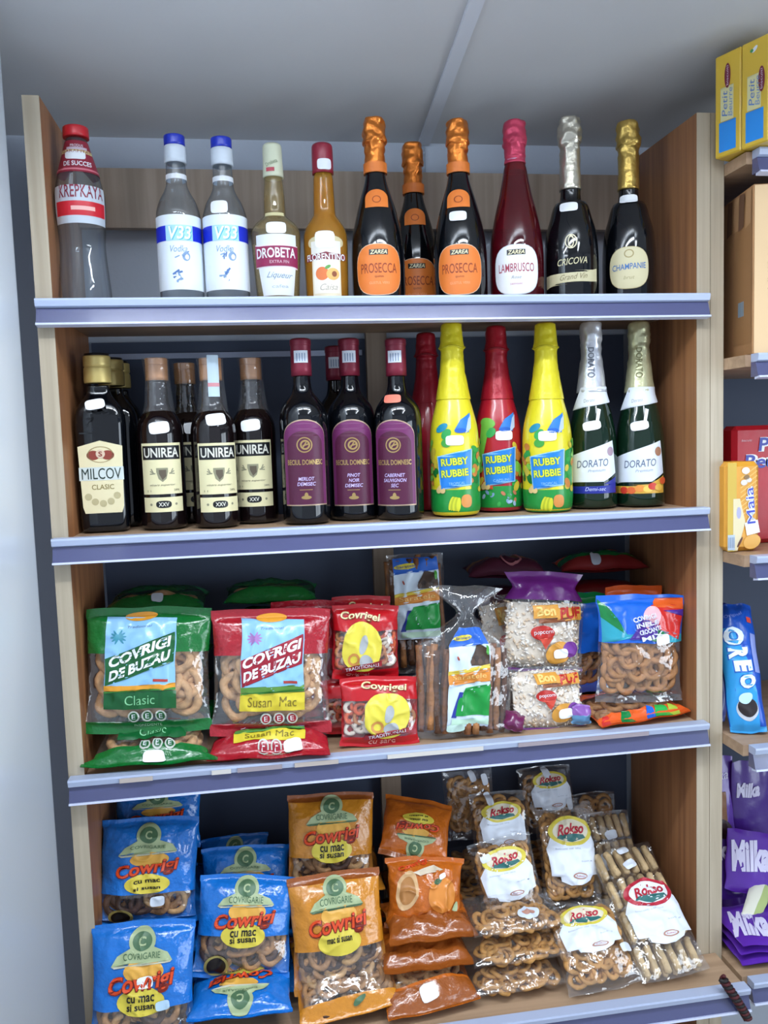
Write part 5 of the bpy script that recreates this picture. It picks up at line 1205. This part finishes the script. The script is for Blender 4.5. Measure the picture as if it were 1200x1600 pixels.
for k in range(5):
    x = .02+.026*k; b.conv(lf, [(x, .205+.01*rr.random()), (x+.022, .21), (x+.026, .262), (x+.006, .264)], mat(('#b48a60', '#6b4a34')[k % 2], .8), .001+.001*(k % 2))
b.build('torn_flap', t)
b = MB(); b.conv(lf, [(.075, .02), (.15, .02), (.15, .25), (.085, .25)], mat('#9c7148', .6), .0007, d=.02); b.build('tape_strip', t)
# biscuit packs
RP = mat('#b01424', .35, bump=.2, bscale=40)
pr = at(1141, 760, y=.055)
t, fr, lf, rg = carton('biscuit_pack', 'red biscuit pack with blue lettering standing behind the yellow pack', 'biscuit pack', (pr.x+.006, .055, .970), (.17, .045, .212), 0, RP, bev=.008)
b = MB(); BW = mat('#2a3a9c', .35)
for wd, x, z, w2 in (('Petit', .085, .178, .075), ('Beurre', .078, .148, .115)):
    b.text(fr, wd, x, z, w2, .026, WHITE, .0008, bold=.10, shear=.1); b.text(fr, wd, x, z, w2, .024, BW, .0014, bold=.02, shear=.1)
b.text(fr, 'biscuiti', .025, .186, .02, .004, mat('#d8b0b8', .4), .0008, shear=.2)
b.build('print', t)
pm = at(1127, 862, y=-.022)
t, fr, lf, rg = carton('biscuit_pack', 'yellow and orange biscuit pack with blue upright lettering on right unit', 'biscuit pack', (pm.x+.009, -.022, .970), (.062, .055, .152), -.02, mat('#d99a34', .35, bump=.25, bscale=40), bev=.008)
b = MB(); b.rect(fr, .010, .076, .016, .15, mat('#c9a83a', .3), .0005)
for k in range(9): b.rect(fr, .040, .07+.008*k, .036, .002, mat('#e8b860', .35), .0006, rot=.6)
b.conv(fr, [(.012, .002), (.020, .002), (.034, .05), (.024, .09), (.012, .09)], mat('#ddd0a8', .4), .0008)
b.ell(fr, .046, .016, .016, .012, mat('#e0a850', .4), .001, rot=.3); b.ell(fr, .024, .016, .002, .010, mat('#5a3020', .4), .0012, rot=-.5)
b.text(fr, 'Maia', .042, .078, .064, .016, WHITE, .0016, bold=.06, rot=PI/2+.08); b.text(fr, 'Maia', .042, .078, .062, .015, mat('#3040b4', .35), .0022, rot=PI/2+.08)
for dx, dz, r_, c in ((.034, .137, .007, WHITE), (.031, .117, .006, mat('#d8d0c8', .4)), (.040, .121, .005, mat('#d8d0c8', .4)), (.036, .126, .005, mat('#8a6a40', .4))): b.ell(fr, dx, dz, r_, r_*.8, c, .0012 if c is not WHITE else .0014)
b.ell(fr, .022, .066, .004, .010, mat('#a8a8d8', .4), .0012)
b.rect(fr, .0085, .016, .013, .026, mat('#b8c8d8', .4), .0012)
for k in range(4): b.rect(fr, .004+.003*k, .016, .0012, .018, mat('#6f8098', .4), .0016)
b.build('print', t)
b = MB(); b.rect(fr, .046, .040, .024, .022, STICK, .0018, rot=.2); b.build('price_sticker', t)
# chocolate sandwich cookies
OB = mat('#1450b8', .3, coat=.1, bump=.3, bscale=50); OL = mat('#3298d8', .3)
pb = at(1170, 1146, z=.650); pt = at(1143, 944, y=.060)
s = Bag('blue cookie pack reading OREO leaning upright on right unit', pb, pt, .062, .048, seed=401, name='cookie_pack', cat='cookie pack', xd=(.92, -.38, 0), wr=.7, sl=.035, pinch=0, fill=.9)
def ar(b, s):
    F = s.F(); X = lambda x: x*s.w; Y = lambda y: y*s.h
    b.conv(F, [(X(-.48), Y(.02)), (X(.30), Y(.02)), (X(.34), Y(.30)), (X(.16), Y(.55)), (X(-.10), Y(.80)), (X(-.48), Y(.80))], OL, .001)
    b.rect(F, X(.39), Y(.6), X(.15), Y(.3), mat('#8a9ad8', .35), .0012); b.rect(F, X(.36), Y(.86), X(.12), Y(.045), mat('#d84838', .35), .0014)
    WW = mat('#e2f0fa', .35)
    for k, (ch, x, y, w2, h2) in enumerate((('O', -.12, .735, .54, .145), ('R', -.05, .60, .50, .085), ('E', .02, .50, .46, .08), ('O', .09, .385, .44, .105))):
        b.text(F, ch, X(x), Y(y), Y(h2)*1.06 if k in (0,) else Y(h2)*1.25, X(w2)*1.12, mat('#1c62c4', .35), .0018, bold=.10, rot=-PI/2 if k in (1, 2) else 0) if k in (1, 2) else b.text(F, ch, X(x), Y(y), X(w2)*1.12, Y(h2)*1.10, mat('#1c62c4', .35), .0018, bold=.10)
        b.text(F, ch, X(x), Y(y), Y(h2), X(w2), WW, .0026, bold=.06, rot=-PI/2) if k in (1, 2) else b.text(F, ch, X(x), Y(y), X(w2), Y(h2), WW, .0026, bold=.06)
    b.ell(F, X(.02), Y(.175), X(.30), Y(.085), mat('#c8ccd4', .35), .0018, rot=-.25); b.ell(F, X(.03), Y(.19), X(.27), Y(.07), mat('#2a2224', .5), .0024, rot=-.25)
    b.ell(F, X(.0), Y(.26), X(.20), Y(.04), mat('#bfe0f4', .35), .003, rot=.4)
    b.text(F, 'Original', X(-.05), Y(.90), X(.5), Y(.03), mat('#7f98e0', .4), .0014, rot=.2)
s.wrap([(0, .04, OL)], OB, art=ar, nu=28, nv=44)
pb = at(1139, 1140, z=.652); pt = at(1128, 945, y=.105)
s = Bag('second blue cookie pack squeezed between the leaning one and the side panel', pb+Vector((-.004, .045, 0)), pt+Vector((.006, .02, 0)), .04, .04, seed=402, name='cookie_pack', cat='cookie pack', xd=(.9, -.4, 0), wr=.8, sl=.035, pinch=0)
s.wrap([(0, .5, mat('#5a68b8', .3, coat=.3))], mat('#15308c', .25, coat=.4), nu=20, nv=30)
# chocolate bars
MK = mat('#5a2aa0', .28, coat=.4, bump=.2, bscale=40); MKD = mat('#4a2488', .3, coat=.4, bump=.2, bscale=40); MW = mat('#d8d4ee', .4)
def bar(label, pb, pt, w_, t, seed, art=None, xd=(1, 0, 0), m=None):
    s = Bag(label, pb, pt, w_, t, seed=seed, name='chocolate_bar', cat='chocolate bar', xd=xd, wr=.5, sl=.03, pinch=0, fill=1); s.wrap([], m or MK, art=art, nu=24, nv=24); return s
def brown(b, s):
    F = s.F(); b.rect(F, -.05*s.w, .66*s.h, .6*s.w, .22*s.h, mat('#8a5a34', .4), .001); b.ell(F, .05*s.w, .50*s.h, .35*s.w, .10*s.h, mat('#3a2028', .4), .0014)
    b.text(F, 'Milka', 0, .88*s.h, .7*s.w, .06*s.h, MW, .001, shear=.2)
def milka(x, y, w2, h2, rot=0):
    def f(b, s): b.text(s.F(), 'Milka', x*s.w, y*s.h, w2*s.w, h2*s.h, MW, .0014, bold=.05, shear=.2, rot=rot)
    return f
pz = .2365
bar('upright purple chocolate bar with brown square beside the side panel', (1.166, .115, pz+.005), (1.174, .160, pz+.30), .078, .012, 411, brown)
bar('upright purple chocolate bar further right at the back, partly cut by the picture edge', (1.236, .125, pz+.005), (1.246, .150, pz+.29), .08, .012, 412, milka(-.1, .8, .6, .10), m=MKD)
bar('purple chocolate bar reading Milka propped at a slant in the middle', (1.205, .060, pz+.064), (1.232, .095, pz+.170), .12, .012, 413, milka(-.15, .6, .6, .5, .15), xd=(1, -.1, .25))
bar('dark purple chocolate bar wedged low behind the slanted one', (1.150, .085, pz+.048), (1.150, .120, pz+.150), .085, .012, 414, milka(0, .8, .8, .3, .1), m=MKD, xd=(1, 0, .3))
for k in range(3):
    bar('purple chocolate bar lying flat, '+('lowest', 'middle', 'top')[k]+' of the front pile of three on right unit', (1.188, -.052+.004*(k % 2), pz+.010+k*.0165), (1.188, .060, pz+.016+k*.0175), .158, .0155, 415+k, milka(-.25, .45, .42, .6, -.25) if k == 2 else None)
s = Bag('pale green and cream wrapped bar lying on the purple bars', (1.215, .040, pz+.066), (1.190, .062, pz+.078), .12, .010, seed=419, name='wrapped_bar', cat='wrapped bar', wr=.4, sl=.04)
s.wrap([(0, .4, mat('#a8b878', .4))], mat('#dcdccc', .4), nu=16, nv=12)
# twisted cord hanging over the rail ends
b = MB(); A_ = at(1128, 1528, y=-.112); C_ = at(1168, 1592, y=-.112)
D_ = C_-A_
for ph, m in ((0, mat('#4a1218', .6)), (PI, mat('#1a1416', .6))):
    pts = []
    for k in range(90):
        q = k/89; a = q*2*PI*7+ph; ctr = A_+D_*q+Vector((.004*math.sin(q*3), 0, -.004*math.sin(q*PI)))
        pts.append(ctr+Vector((.0042*math.cos(a), .0042*math.sin(a), .0022*math.cos(a))))
    b.tube(pts, .0034, m, 7)
tag(b.build('twisted_cord'), 'twisted dark red and black cord hanging where the two bottom rails meet', 'cord')
